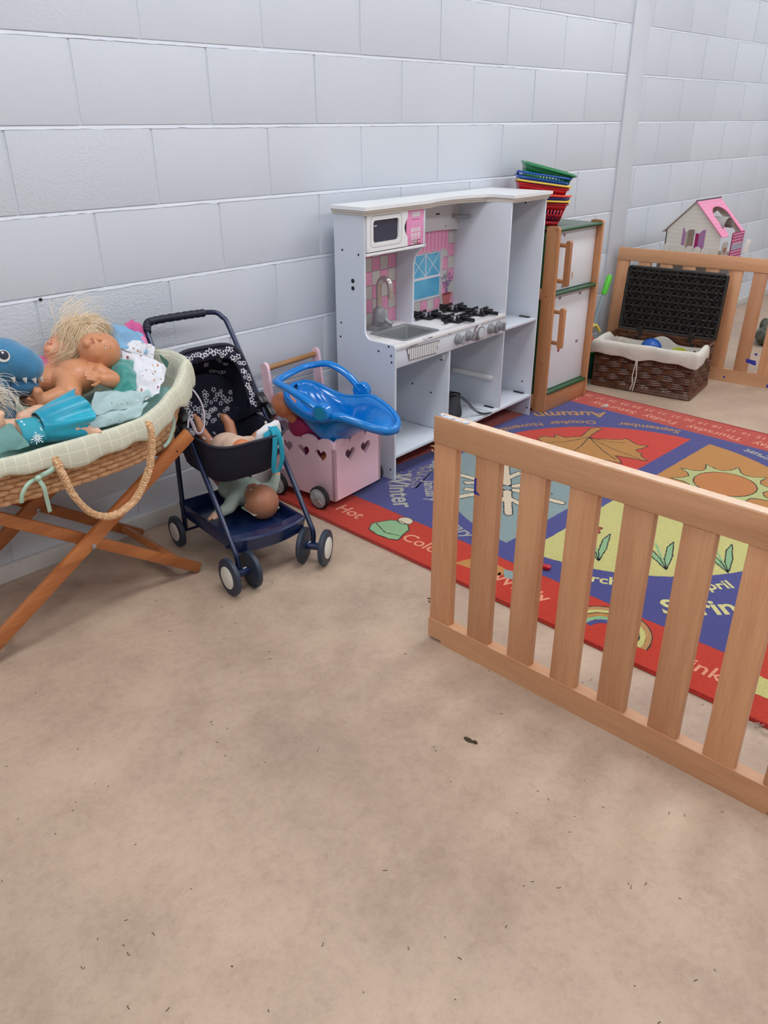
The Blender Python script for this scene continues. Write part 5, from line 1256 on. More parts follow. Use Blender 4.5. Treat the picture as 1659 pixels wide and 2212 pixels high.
fl1 = [[L3(-0.19,-0.14,0.765),L3(-0.165,-0.14,0.785),L3(-0.130,-0.135,0.785),L3(-0.100,-0.135,0.765),L3(-0.085,-0.14,0.735)],
       [L3(-0.18,-0.15,0.765),L3(-0.150,-0.15,0.780),L3(-0.115,-0.15,0.770),L3(-0.095,-0.15,0.745),L3(-0.085,-0.15,0.715)],
       [L3(-0.16,-0.13,0.780),L3(-0.195,-0.14,0.785),L3(-0.225,-0.15,0.770),L3(-0.240,-0.17,0.735),L3(-0.262,-0.18,0.708)],
       [L3(-0.15,-0.15,0.770),L3(-0.180,-0.17,0.765),L3(-0.200,-0.19,0.740),L3(-0.235,-0.20,0.712),L3(-0.295,-0.20,0.700)],
       [L3(-0.14,-0.16,0.765),L3(-0.170,-0.18,0.752),L3(-0.190,-0.20,0.728),L3(-0.225,-0.205,0.702),L3(-0.300,-0.21,0.694)]]
hair_strands('hair', None, fl1, M_HB, bd, 2400, 4, 0.0008, 0.022, 0.006)
MB().ball(L3(-0.165,-0.125,0.745), (0.070,0.055,0.045)).build('hair_cap', M_HB, bd)
hair_strands('loose_hair', None, [[L3(-0.20,-0.12,0.77),L3(-0.19,-0.11,0.81),L3(-0.15,-0.10,0.825),L3(-0.11,-0.09,0.815),L3(-0.09,-0.09,0.80)]], M_HB, bd, 46, 9, 0.0006, 0.045, 0.012)
cloth('pink_dress', [L3(-0.31,-0.20,0.660),L3(-0.19,-0.20,0.665),L3(-0.15,-0.10,0.69),L3(-0.30,-0.10,0.70)], mat('pink_cloth', (228,128,176), 0.8), bd, 14, 12, 0.010, 20, 0.02, 1)
cloth('red_skirt', [L3(-0.37,-0.22,0.650),L3(-0.25,-0.225,0.655),L3(-0.25,-0.15,0.680),L3(-0.37,-0.15,0.68)], mat('red_cloth', (206,38,72), 0.8), bd, 14, 12, 0.008, 20, 0.015, 2)
# clothes
def garment(name, label, cat_, org, parts):
    t = thing(name, label, cat_, org, 0, 'clothes in the moses basket'); og = Vector(org)
    for nm, quad, mt, kw in parts: cloth(nm, [Vector(q)-og for q in quad], mt, t, **kw)
    return t
M_BLU = mat('sky_cloth', (128,172,208), 0.85, var=0.06, vscale=20); M_PNK = mat('raspberry_cloth', (206,92,148), 0.85); M_PNK2 = mat('rose_cloth', (232,140,180), 0.85)
garment('toy_tshirt', 'light blue doll top with pink sleeve lying at the wall side of the moses basket', 'doll clothes', (-0.03,-0.13,0.60), [
    ('top_body', [(-0.115,-0.20,0.700),(-0.020,-0.235,0.675),(0.038,-0.12,0.722),(-0.085,-0.085,0.760)], M_BLU, dict(amp=0.016, fr=16, bulge=0.025, seed=3)),
    ('sleeve', [(-0.012,-0.105,0.748),(0.015,-0.165,0.695),(0.045,-0.130,0.700),(0.031,-0.075,0.745)], M_PNK, dict(nx=16, ny=12, amp=0.012, fr=30, bulge=0.016, seed=4)),
    ('cuff', [(-0.021,-0.175,0.708),(0.006,-0.190,0.684),(0.030,-0.155,0.698),(0.008,-0.145,0.716)], M_PNK2, dict(nx=14, ny=8, amp=0.006, fr=30, bulge=0.01, seed=5))])
M_PRT = uv_spot_mat('printed_cotton', (222,224,232), [(206,170,60),(180,60,80),(90,60,110),(60,60,70)], 6.5, 0.44)
garment('printed_shirt', 'white doll shirt with small coloured print against the end of the basket', 'doll clothes', (0.0,-0.28,0.60), [
    ('shirt_front', [(-0.172,-0.400,0.598),(-0.090,-0.392,0.605),(0.002,-0.300,0.648),(-0.092,-0.215,0.700)], M_PRT, dict(nx=40, ny=34, amp=0.012, fr=18, bulge=0.020, seed=7)),
    ('shirt_sleeve', [(-0.094,-0.220,0.698),(-0.010,-0.250,0.664),(0.030,-0.195,0.675),(-0.035,-0.165,0.705)], M_PRT, dict(nx=18, ny=14, amp=0.012, fr=22, bulge=0.020, seed=8)),
    ('dark_trim', [(-0.006,-0.285,0.668),(-0.002,-0.315,0.648),(0.010,-0.300,0.660),(0.004,-0.265,0.682)], mat('dark_green_trim', (52,88,76), 0.8), dict(nx=8, ny=6, amp=0.002, seed=9))])
garment('teal_satin_dress', 'teal satin doll dress beside the printed shirt', 'doll clothes', (-0.12,-0.29,0.60), [
    ('satin', [(-0.216,-0.358,0.626),(-0.150,-0.378,0.624),(-0.085,-0.275,0.678),(-0.145,-0.255,0.690)], mat('teal_satin', (52,142,134), 0.35, sheen=0.3), dict(amp=0.014, fr=16, bulge=0.03, seed=10))])
M_ANC = uv_spot_mat('anchor_cotton', (172,198,200), [(66,80,104),(80,90,110)], 5.0, 0.30)
garment('pale_blue_leggings', 'pale blue doll trousers with small dark print spread beside the turquoise skirt', 'doll clothes', (-0.2,-0.37,0.58), [
    ('leg', [(-0.320,-0.412,0.596),(-0.165,-0.415,0.590),(-0.095,-0.365,0.612),(-0.255,-0.335,0.636)], M_ANC, dict(amp=0.010, fr=17, bulge=0.020, seed=12)),
    ('leg', [(-0.335,-0.440,0.570),(-0.190,-0.436,0.572),(-0.125,-0.398,0.594),(-0.300,-0.392,0.606)], M_ANC, dict(ny=12, amp=0.008, fr=20, bulge=0.014, seed=13)),
    ('cuff', [(-0.140,-0.392,0.608),(-0.115,-0.395,0.602),(-0.100,-0.365,0.612),(-0.125,-0.358,0.626)], M_ANC, dict(nx=10, ny=8, amp=0.004, bulge=0.012, seed=14))])
garment('black_bow', 'black bow trim peeking out from under the naked doll', 'doll clothes', (-0.205,-0.345,0.60), [
    ('bow_loop', [(-0.235,-0.352,0.622),(-0.210,-0.355,0.618),(-0.208,-0.340,0.632),(-0.235,-0.338,0.634)], M_BLACK, dict(nx=8, ny=6, amp=0.004, bulge=0.008, seed=2)),
    ('bow_loop', [(-0.207,-0.354,0.617),(-0.180,-0.352,0.618),(-0.180,-0.338,0.632),(-0.207,-0.340,0.632)], M_BLACK, dict(nx=8, ny=6, amp=0.004, bulge=0.008, seed=3))])
# turquoise-dressed doll
ED = V(-0.42,-0.39,0.58)
ed = thing('turquoise_dress_doll', 'fair-haired doll in shiny turquoise skirt with snowflake bodice lying in the moses basket', 'doll', ED)
L4 = lambda x, y, z: V(x,y,z)-ED
ec = L4(-0.565,-0.378,0.640); ER = frame3((-0.9,0.2,0.2), (0.05,-0.45,0.9))
pr = head_prims(ec, ER, 0.042)+[('c', L4(-0.527,-0.38,0.625), 0.016, L4(-0.475,-0.385,0.608), 0.022), ('c', L4(-0.475,-0.40,0.600), 0.030, L4(-0.415,-0.40,0.590), 0.030), ('c', L4(-0.475,-0.37,0.600), 0.030, L4(-0.415,-0.375,0.592), 0.030),
      ('c', L4(-0.465,-0.345,0.622), 0.014, L4(-0.415,-0.330,0.628), 0.012), ('c', L4(-0.415,-0.330,0.628), 0.012, L4(-0.365,-0.335,0.622), 0.009),
      ('c', L4(-0.40,-0.38,0.58), 0.022, L4(-0.300,-0.375,0.585), 0.018), ('c', L4(-0.300,-0.375,0.585), 0.017, L4(-0.280,-0.388,0.590), 0.014),
      ('c', L4(-0.40,-0.41,0.60), 0.022, L4(-0.370,-0.440,0.592), 0.018), ('c', L4(-0.370,-0.440,0.592), 0.016, L4(-0.346,-0.452,0.583), 0.0135)]
pr += hand_prims(L4(-0.362,-0.335,0.622), (0.9,-0.1,-0.1), (0,0.2,-1), 0.034, 0.3, 1)
pr += foot_prims(L4(-0.276,-0.390,0.590), (0.15,-0.1,1), (1,0,0.1), 0.042)+foot_prims(L4(-0.344,-0.454,0.582), (0.80,-0.30,-0.05), (0.1,-0.1,-1), 0.046)
organic('body', pr, M_SK2, ed, 0.003, 5)
face_parts(ec, ER, 0.042, ed, (206,120,120), (70,110,150))
M_TQ = mat('turquoise_satin', (0,172,200), 0.32, var=0.12, vscale=14, rgb2=(0,144,176), sheen=0.4)
rows = []; NK = 40
for j in range(12):
    t_ = j/11; row = []
    for k in range(NK):
        a = 2*PI*k/NK; ry, rz_ = 0.038+0.040*t_**0.8, 0.038+0.022*t_**0.7
        wv_ = 1+0.13*t_*math.sin(a*7)+0.08*t_*math.sin(a*11+1)
        c = L4(-0.448+0.130*t_, -0.396+0.004*t_, 0.602+0.002*t_)
        row.append(c+V(0.015*math.sin(a*3)*t_+0.02*t_*math.cos(a), ry*wv_*math.cos(a), rz_*wv_*math.sin(a)))
    rows.append(row)
sk_ = MB().grid(rows, True).build('satin_skirt', M_TQ, ed, sharp=180); solid(sk_, 0.0016); subd(sk_, 1)
M_SNB = uv_spot_mat('snowflake_print', (56,160,180), [(214,232,238),(226,240,244)], 4.5, 0.42)
rows = []; uvs = []
for j in range(8):
    t_ = j/7; row = []; ur = []
    for k in range(NK):
        a = 2*PI*k/NK; c = L4(-0.500+0.058*t_, -0.396, 0.600-0.005*t_)
        row.append(c+V(0.004*math.cos(a), (0.040+0.004*math.sin(a*2))*math.cos(a), 0.033*math.sin(a))); ur.append((k/NK*2.2, t_*0.8))
    rows.append(row); uvs.append(ur)
so_ = MB().grid(rows, True, uvs=uvs).build('snowflake_bodice', M_SNB, ed, sharp=180); solid(so_, 0.0016)
# one large snowflake motif on the bodice
g = MB(); sc_ = L4(-0.472,-0.440,0.592); ux_, uy_ = V(1,0.05,0.05).normalized(), V(0,0.45,0.9).normalized()
for i in range(12):
    a = 2*PI*i/12; d = ux_*math.cos(a)+uy_*math.sin(a); s_ = ux_*-math.sin(a)+uy_*math.cos(a); r1 = 0.016 if i % 2 == 0 else 0.011
    g.add([sc_+d*0.002-s_*0.0008, sc_+d*r1-s_*0.0012, sc_+d*(r1+0.002), sc_+d*r1+s_*0.0012, sc_+d*0.002+s_*0.0008], [[0,1,2,3,4]])
g.build('snowflake_motif', mat('snow_print', (222,236,240), 0.6), so_)
cloth('sheer_cape', [L4(-0.60,-0.448,0.580),L4(-0.500,-0.450,0.580),L4(-0.515,-0.405,0.632),L4(-0.60,-0.41,0.625)], mat('sheer_teal', (104,150,146), 0.7), ed, 14, 10, 0.006, 24, 0.01, 6)
M_HW = mat('pale_hair', (236,226,210), 0.5, var=0.3, vscale=60, rgb2=(214,200,180))
fl2 = [[L4(-0.57,-0.36,0.672),L4(-0.555,-0.34,0.69),L4(-0.525,-0.33,0.686),L4(-0.505,-0.335,0.668),L4(-0.495,-0.34,0.645)], [L4(-0.58,-0.35,0.67),L4(-0.565,-0.31,0.70),L4(-0.535,-0.30,0.70),L4(-0.51,-0.31,0.68),L4(-0.50,-0.32,0.655)], [L4(-0.59,-0.38,0.66),L4(-0.58,-0.34,0.70),L4(-0.55,-0.30,0.71),L4(-0.52,-0.29,0.695),L4(-0.50,-0.30,0.67)]]
hair_strands('hair', None, fl2, M_HW, ed, 700, 6, 0.0009, 0.034, 0.006)
# ================================================================== doll stroller
ST = thing('doll_stroller', 'navy blue toy stroller with flower-print hood and double front wheels', 'toy stroller', (0.133,-0.603,0), math.radians(-7))
M_NT = mat('navy_metal', (22,36,70), 0.28, 0.35, coat=0.3); M_NP = mat('navy_plastic', (18,36,78), 0.25, coat=0.2); M_NF = mat('navy_fabric', (22,24,46), 0.85, bump=0.2, bscale=300); M_NR = mat('rubber_navy', (44,54,70), 0.5); M_HUB = mat('cream_hub', (222,220,210), 0.4); M_GRP = mat('grip_foam', (14,22,42), 0.45)
hp = [(-0.14,0.012,0.060),(-0.14,0.008,0.105),(-0.14,0.040,0.155),(-0.14,0.25,0.435),(-0.14,0.44,0.680),(-0.132,0.478,0.722),(-0.105,0.497,0.738),(0,0.500,0.740),(0.105,0.497,0.738),(0.132,0.478,0.722),(0.14,0.44,0.680),(0.14,0.25,0.435),(0.14,0.040,0.155),(0.14,0.008,0.105),(0.14,0.012,0.060)]
MB().tube(smooth_path(hp, 5), 0.0082, 12).build('main_frame', M_NT, ST)
gr = smooth_path([(-0.137,0.468,0.712),(-0.125,0.489,0.731),(-0.10,0.498,0.7385),(0,0.500,0.740),(0.08,0.499,0.739)], 14)
MB().tube(gr, [0.0112+0.0022*abs(math.sin(i*0.9)) for i in range(len(gr))], 12).build('ribbed_grip', M_GRP, ST)
for s_ in (-1, 1):
    MB().tube(smooth_path([(s_*0.128,0.315,0.500),(s_*0.128,0.345,0.44),(s_*0.130,0.372,0.36),(s_*0.130,0.378,0.20),(s_*0.130,0.378,0.055)], 4), 0.0082, 10).build('rear_leg', M_NT, ST)
    MB().box((s_*0.140,0.285,0.475), (0.030,0.060,0.045), Matrix.Rotation(-0.9,3,'X'), 0.006).box((s_*0.152,0.250,0.450), (0.022,0.035,0.050), Matrix.Rotation(-0.9,3,'X'), 0.005).build('hinge_joint', M_BLACK, ST)
MB().tube([(-0.150,0.378,0.055),(0.150,0.378,0.055)], 0.005, 8).build('rear_axle', M_NT, ST)
def wheel(c, ax, r, wd, par, hubside=1, spoke=False, tyre=None, hubm=None):
    ax = Vector(ax).normalized()
    t = MB().lathe([(r*0.62,-wd/2),(r*0.90,-wd/2),(r*0.985,-wd*0.36),(r,-wd*0.12),(r,wd*0.12),(r*0.985,wd*0.36),(r*0.90,wd/2),(r*0.62,wd/2)], c, ax, 32).build('wheel', tyre or M_NR, par)
    MB().lathe([(r*0.60,wd/2-0.001),(r*0.60,wd/2+0.002),(r*0.54,wd/2+0.0035),(r*0.50,wd/2+0.0028),(r*0.46,wd/2+0.0040),(r*0.05,wd/2+0.0045)], Vector(c), ax*hubside, 28).build('hub_cap', hubm or M_HUB, t)
    return t
for (cx, cy, ang) in ((-0.1375,0.0,0.0),(0.1365,-0.002,math.radians(-54))):
    d = V(math.cos(ang),math.sin(ang),0); c = V(cx,cy,0.060)
    MB().tube([c-d*0.030, c+d*0.030], 0.0125, 14).build('swivel_axle', M_NP, ST)
    wheel(c-d*0.037, d, 0.060, 0.018, ST, -1); wheel(c+d*0.037, d, 0.060, 0.018, ST, 1)
    MB().tube([c+d*0.016+V(0.013*math.cos(a),0,0.013*math.sin(a)) if abs(ang) < 0.1 else c-d*0.012+V(0.013*math.cos(a),0.004,0.013*math.sin(a)) for a in np.linspace(0,5.6,14)], 0.0016, 6).build('cable_tie', M_EDGE, ST)
for s_ in (-1, 1): wheel(V(s_*0.155,0.392,0.054), (1,0,0), 0.054, 0.018, ST, s_)
# tray
def tray_ring(sx, y0, y1, bul, z, r=0.02):
    pts = []
    for k in range(13): a = -1+2*k/12; pts.append(V(a*sx, y0-bul*(1-a*a), z))
    return pts+[V(sx,y1,z+0.0), V(-sx,y1,z+0.0)]
rows = [tray_ring(0.118,0.060,0.395,0.020,0.100), tray_ring(0.126,0.046,0.40,0.026,0.104), tray_ring(0.131,0.036,0.405,0.030,0.150), tray_ring(0.129,0.040,0.40,0.028,0.156), tray_ring(0.124,0.075,0.395,0.018,0.152), tray_ring(0.118,0.090,0.39,0.014,0.118)]
tr_ = MB().grid(rows, True); n_ = len(rows[0]); tr_.f.append(list(range(n_))); tr_.f.append([5*n_+k for k in range(n_)])
tr_.build('tray', M_NP, ST)
MB().tube([(0.118,0.075,0.128),(0.142,0.070,0.130)], 0.005, 8).build('tray_bracket', M_NP, ST); MB().tube([(-0.118,0.075,0.118),(-0.142,0.070,0.120)], 0.005, 8).build('tray_bracket', M_NP, ST)
for (x0, x1, y_, z_) in ((-0.02,0.055,0.062,0.1545),(0.0,0.045,0.047,0.1560)):
    MB().tube([(x0,y_-0.004,z_),(x1,y_-0.006,z_)], 0.0012, 6).build('moulded_rib', M_NP, ST)
# bassinet
def bring(sx, y0, y1, z, r): return [V(x,y,z) for x,y in rrect(-sx,y0,sx,y1,r,6)]
rows = [bring(0.098,0.155,0.395,0.292,0.05), bring(0.108,0.135,0.40,0.305,0.055), bring(0.118,0.110,0.405,0.350,0.06), bring(0.128,0.088,0.41,0.418,0.065), bring(0.131,0.084,0.412,0.432,0.066)]
bs = MB().grid(rows, True); bs.f.append(list(range(len(rows[0]))))
bo = bs.build('bassinet', M_NF, ST, sharp=60); solid(bo, 0.003, -1)
MB().tube([p+V(0,0,0.001) for p in rows[-1]], 0.0042, 8, closed=True).build('bassinet_piping', mat('navy_piping', (36,36,54), 0.7), ST)
MB().bx((-0.10,0.15,0.312), (0.10,0.39,0.322), 0.004).build('bassinet_mat', M_NF, ST)
# hood: arches turning about the hinge line
HY, HZ_ = 0.275, 0.448
def arch(phi, R_, sx, n=24):
    out = []; d = V(0,math.cos(phi),math.sin(phi))
    for k in range(n+1):
        a = PI*k/n; c, s_ = math.cos(a), math.sin(a); e = 4.6
        out.append(V(sx*math.copysign(abs(c)**(2/e),c),HY,HZ_)+d*R_*abs(s_)**(2/e))
    return out
angs = [(1.17,0.232,0.128),(1.05,0.236,0.130),(0.85,0.232,0.131),(0.6,0.218,0.131),(0.35,0.198,0.130),(0.1,0.175,0.127),(-0.2,0.150,0.124),(-0.5,0.13,0.12)]
rows = [arch(*a) for a in angs]
ho = MB().grid(rows).build('hood', M_NF, ST, sharp=60); solid(ho, 0.003, -1)
MB().tube(arch(1.19,0.234,0.130), 0.0065, 8).build('hood_front_rim', mat('navy_piping2', (30,30,48), 0.7), ST)
# printed flower band and back panel, flowers as flat five-petal motifs
M_FLW = mat('flower_print', (206,204,214), 0.8)
def flowers(name, pts, par, seed, s0=0.0094):
    rg = random.Random(seed); g = MB()
    for p, nrm, tx in pts:
        nrm = Vector(nrm).normalized(); x = Vector(tx); x = (x-nrm*x.dot(nrm)).normalized(); y = nrm.cross(x); a0 = rg.uniform(0,6); s_ = s0*rg.uniform(0.75,1.15)
        for i in range(5):
            a = a0+2*PI*i/5; d = x*math.cos(a)+y*math.sin(a); q = x*-math.sin(a)+y*math.cos(a); c = Vector(p)
            g.add([c+d*s_*0.28, c+d*s_*0.6+q*s_*0.34, c+d*s_, c+d*s_*0.6-q*s_*0.34], [[0,1,2,3]])
    o = g.build(name, M_FLW, par, smooth=False); tag(o, kind='stuff'); return o
pts = []; rg = random.Random(1)
va = [arch(1.18,0.233,0.129,60), arch(1.21,0.214,0.116,60), arch(1.20,0.192,0.100,60)]
vo_ = MB().grid(va).build('hood_valance', M_NF, ST, sharp=80); solid(vo_, 0.002)
def even(P, n):
    L_ = [0]
    for a, b_ in zip(P, P[1:]): L_.append(L_[-1]+(b_-a).length)
    out = []; k = 0
    for i in range(n):
        d = L_[-1]*i/(n-1)
        while k < len(P)-2 and L_[k+1] < d: k += 1
        out.append(P[k].lerp(P[k+1], (d-L_[k])/max(1e-9,L_[k+1]-L_[k])))
    return out
A0, A1 = even(arch(1.215,0.227,0.125,60),61), even(arch(1.215,0.197,0.104,60),61)
for k in range(3, 58):
    for _ in range(1):
        t_ = rg.uniform(0.1,0.9); p = A0[k].lerp(A1[k], t_)+V(0,-0.005,-0.002)
        pts.append((p, (0,-0.93,0.36), (1,0,0)))
flowers('flower_print', pts, ST, 2)
# back panel inside the hood
bp_ = [(-0.115,0.34),(0.115,0.34),(0.118,0.48)]+[(0.118*math.cos(a), 0.50+0.075*math.sin(a)) for a in np.linspace(0.1,PI-0.1,12)]+[(-0.118,0.48)]
bpn = MB().prism(bp_, (0,0.305,0), (1,0,0), (0,0.22,1), 0.004).build('back_panel', M_NF, ST)
uyv = V(0,0.22,1).normalized(); nv_ = V(1,0,0).cross(uyv)
pts = [(V(0,0.305,0)+V(1,0,0)*x+uyv*z + nv_*0.0055, -V(0,1,-0.22), (1,0,0)) for x, z in [(rg.uniform(-0.11,0.105), rg.uniform(0.415,0.520)) for _ in range(60)]]
flowers('flower_print', pts, ST, 3)
pts = []
for _ in range(40):
    ph = rg.uniform(0.2,0.85); k = rg.randint(14,36); aa_ = arch(ph,(0.178+0.062*ph)-0.012,0.116,50)[k]
    pts.append((aa_, V(0,HY,HZ_)-aa_, (1,0,0)))
flowers('flower_print', pts, ST, 13)
# padded side flap with flowers low on the left
fp_ = cloth('seat_pad', [(-0.122,0.30,0.41),(-0.02,0.20,0.345),(0.0,0.36,0.36),(-0.118,0.40,0.43)], M_NF, ST, 12, 10, 0.004, 20, 0.006, 3)
pts = []
for _ in range(26):
    u_, v = rg.random(), rg.random(); p = (V(-0.122,0.30,0.41)*(1-u_)+V(-0.02,0.20,0.345)*u_)*(1-v)+(V(-0.118,0.40,0.43)*(1-u_)+V(0.0,0.36,0.36)*u_)*v
    pts.append((p+V(0.008,-0.010,0.018), (0.35,-0.5,0.8), (1,0,0)))
flowers('flower_print', pts, ST, 5)
pts = [(V(-0.1335,rg.uniform(0.30,0.40),rg.uniform(0.45,0.52)), (-1,0,0), (0,1,0)) for _ in range(8)]
flowers('flower_print', pts, ST, 6)
MB().ball((0.118,0.22,0.425), (0.003,0.008,0.008)).build('press_stud', M_EDGE, ST)
# doll upside down in the bassinet
SR = Matrix.Rotation(math.radians(-7),4,'Z'); SO = V(0.133,-0.603,0)
def S2W(x, y, z): return SR @ V(x,y,z)+SO
O5 = S2W(-0.02,0.22,0.33)
d5 = thing('cloth_body_doll', 'doll with beige cloth body lying head down in the stroller seat', 'doll', O5)
q = lambda x, y, z: S2W(x,y,z)-O5
organic('cloth_torso', [('e', q(-0.018,0.245,0.375), (0.054,0.050,0.040)), ('e', q(-0.010,0.205,0.380), (0.048,0.040,0.036)), ('c', q(0.03,0.195,0.385), 0.024, q(0.045,0.185,0.392), 0.018)], mat('beige_cloth', (206,176,156), 0.9, bump=0.2, bscale=120), d5, 0.004, 5)
pr = [('c', q(-0.055,0.275,0.37), 0.020, q(-0.075,0.300,0.425), 0.017), ('c', q(-0.075,0.300,0.425), 0.017, q(-0.078,0.312,0.455), 0.014)]
organic('limb', pr+foot_prims(q(-0.078,0.314,0.455), (0,0.4,1), (0,1,-0.2), 0.03), M_SK3, d5, 0.003, 4)
pr = [('c', q(0.022,0.275,0.375), 0.020, q(0.028,0.300,0.42), 0.018), ('c', q(0.028,0.300,0.42), 0.017, q(0.022,0.315,0.438), 0.015)]
organic('limb', pr+foot_prims(q(0.022,0.316,0.438), (-0.2,0.6,0.6), (0,1,-0.4), 0.03), M_SK3, d5, 0.003, 4)
organic('arm', [('c', q(0.045,0.185,0.392), 0.017, q(0.075,0.195,0.405), 0.015)]+hand_prims(q(0.075,0.195,0.405), (0.9,0.2,0.2), (0,0,-1), 0.032, 0.4, 1), M_SK3, d5, 0.003, 4)
pr = head_prims(q(-0.005,0.176,0.374), frame3((0.0,-0.8,-0.5),(0.1,0.5,-0.8)), 0.038)
organic('head', pr, M_SK4, d5, 0.003, 4)
# small white bag with turquoise handle hooked over the front of the seat
O6 = S2W(0.085,0.105,0.40)
b6 = thing('fabric_bag', 'small white bag with turquoise fabric strap hanging over the stroller seat', 'bag', O6)
q6 = lambda x, y, z: S2W(x,y,z)-O6
rows = []
for j in range(7):
    t_ = j/6; row = []
    for k in range(18):
        a = 2*PI*k/18; row.append(q6(0.066+0.056*(1-0.25*t_)*math.cos(a), 0.122+0.024*(1-0.4*t_)*math.sin(a), 0.375+0.085*t_+0.012*math.cos(a)*t_+0.004*math.sin(a*5+j)))
    rows.append(row)
subd(MB().grid(rows, True, capr=True).build('bag_body', worn_mat('white_bag', (226,224,226), (120,130,150), 30, 0.60, 0.66, 0.8), b6), 1)
M_TS = mat('turquoise_strap', (24,150,176), 0.75)
def strap(pts, w_, par, mt, nm='strap'):
    P = smooth_path(pts, 7); rows = []
    for i, p in enumerate(P): rows.append([p-(SR @ V(w_/2,0,0)), p+(SR @ V(w_/2,0,0))])
    o = MB().grid(rows).build(nm, mt, par, sharp=180); solid(o, 0.0018); return o
strap([q6(0.072,0.135,0.450),q6(0.070,0.115,0.456),q6(0.066,0.085,0.440),q6(0.060,0.078,0.40),q6(0.055,0.080,0.355),q6(0.058,0.088,0.318),q6(0.066,0.090,0.308)], 0.018, b6, M_TS)
strap([q6(0.080,0.135,0.449),q6(0.080,0.112,0.455),q6(0.080,0.084,0.438),q6(0.084,0.080,0.40),q6(0.086,0.082,0.355),q6(0.078,0.088,0.318),q6(0.068,0.090,0.308)], 0.016, b6, M_TS)
cloth('turquoise_patch', [q6(0.035,0.098,0.425),q6(0.075,0.094,0.440),q6(0.078,0.110,0.453),q6(0.042,0.112,0.440)], M_TS, b6, 8, 6, 0.002, 20, 0.004, 3)
# doll in a mint top on the tray
O7 = S2W(0.05,0.24,0.12)
d7 = thing('mint_top_doll', 'bald baby doll in pale mint top lying on the stroller tray', 'doll', O7)
q7 = lambda x, y, z: S2W(x,y,z)-O7
R7 = frame3(SR.to_3x3() @ V(0.05,-0.93,0.15), SR.to_3x3() @ V(-0.10,0.25,0.95))
hc7 = q7(0.060,0.190,0.178)
organic('head', head_prims(hc7, R7, 0.056)+[('c', q7(0.06,0.23,0.17), 0.03, q7(0.06,0.26,0.168), 0.03)], M_SK3, d7, 0.0032, 5)
face_parts(hc7, R7, 0.056, d7, (150,90,76), (60,44,36))
M_MT = mat('mint_knit', (170,186,172), 0.9, var=0.1, vscale=30, bump=0.2, bscale=200)
organic('mint_top', [('e', q7(0.055,0.295,0.176), (0.068,0.060,0.046)), ('e', q7(0.05,0.340,0.180), (0.062,0.050,0.046)),
    ('c', q7(0.00,0.265,0.172), 0.026, q7(-0.035,0.235,0.165), 0.022), ('c', q7(-0.035,0.235,0.165), 0.021, q7(-0.085,0.225,0.158), 0.016),
    ('c', q7(0.11,0.270,0.172), 0.026, q7(0.142,0.250,0.178), 0.021), ('c', q7(0.142,0.250,0.178), 0.020, q7(0.165,0.255,0.215), 0.015)], M_MT, d7, 0.004, 6)
organic('hand', [('c', q7(-0.085,0.225,0.158), 0.013, q7(-0.095,0.222,0.157), 0.013)]+hand_prims(q7(-0.093,0.223,0.157), SR.to_3x3() @ V(-1,-0.1,0), V(0,0,-1), 0.034, 0.4, 1), M_SK2, d7, 0.0028, 4)
organic('hand', [('c', q7(0.165,0.255,0.215), 0.013, q7(0.167,0.256,0.225), 0.013)]+hand_prims(q7(0.167,0.256,0.222), SR.to_3x3() @ V(0.15,0.1,1), SR.to_3x3() @ V(-0.6,-0.7,0), 0.034, 0.5, 1), M_SK2, d7, 0.0028, 4)
organic('legs', [('c', q7(0.03,0.375,0.185), 0.026, q7(0.0,0.375,0.235), 0.024), ('c', q7(0.08,0.375,0.185), 0.026, q7(0.085,0.37,0.24), 0.022)], mat('dusty_rose_cloth', (176,120,110), 0.85), d7, 0.004, 4)
cloth('mint_hood', [q7(0.010,0.150,0.150),q7(0.105,0.145,0.150),q7(0.125,0.215,0.165),q7(0.0,0.215,0.160)], M_MT, d7, 12, 10, 0.004, 20, -0.006, 8)
# pale lilac plastic loop beside the basket
lp = [(0.030,-0.335,0.600),(0.052,-0.350,0.575),(0.068,-0.362,0.530),(0.064,-0.372,0.480),(0.045,-0.380,0.452),(0.028,-0.378,0.455),(0.022,-0.370,0.485),(0.015,-0.365,0.50),(0.004,-0.372,0.475)]
lo_ = thing('plastic_hoop', 'white and pale lilac plastic hoop between moses basket and stroller', 'hoop', (0.03,-0.37,0.45))
MB().tube([V(*p)-V(0.03,-0.37,0.45) for p in smooth_path(lp, 8)], 0.0055, 8, flat=0.5).build('hoop_band', mat('lilac_white', (212,206,222), 0.4), lo_)
# ================================================================== pink push cart
CAa = math.radians(6)
CT = thing('pink_doll_cart', 'pale pink wooden push cart with heart cut-outs and scalloped edge', 'push cart', (0.575,-0.395,0.0080), CAa)
M_PK = mat('pink_paint', (240,203,214), 0.45, var=0.03, vscale=6)
CW, CD, CH = 0.270, 0.325, 0.235
def heart(cx, cz, s_, n=28): return [(cx+s_*16*math.sin(t)**3/16, cz+s_*(13*math.cos(t)-5*math.cos(2*t)-2*math.cos(3*t)-math.cos(4*t))/16) for t in np.linspace(0,2*PI,n+1)[:-1]]
def scallop(L_, n, zb=0.032, zt=0.236, h=0.032):
    pts = [(0,zb),(L_,zb)]; w_ = L_/n
    for i in range(n-1, -1, -1):
        for a in np.linspace(0, PI, 9):
            if i < n-1 and a == 0: continue
            pts.append((w_*(i+0.5)+w_*0.5*math.cos(a), zt+h*math.sin(a)**0.8))
    return pts
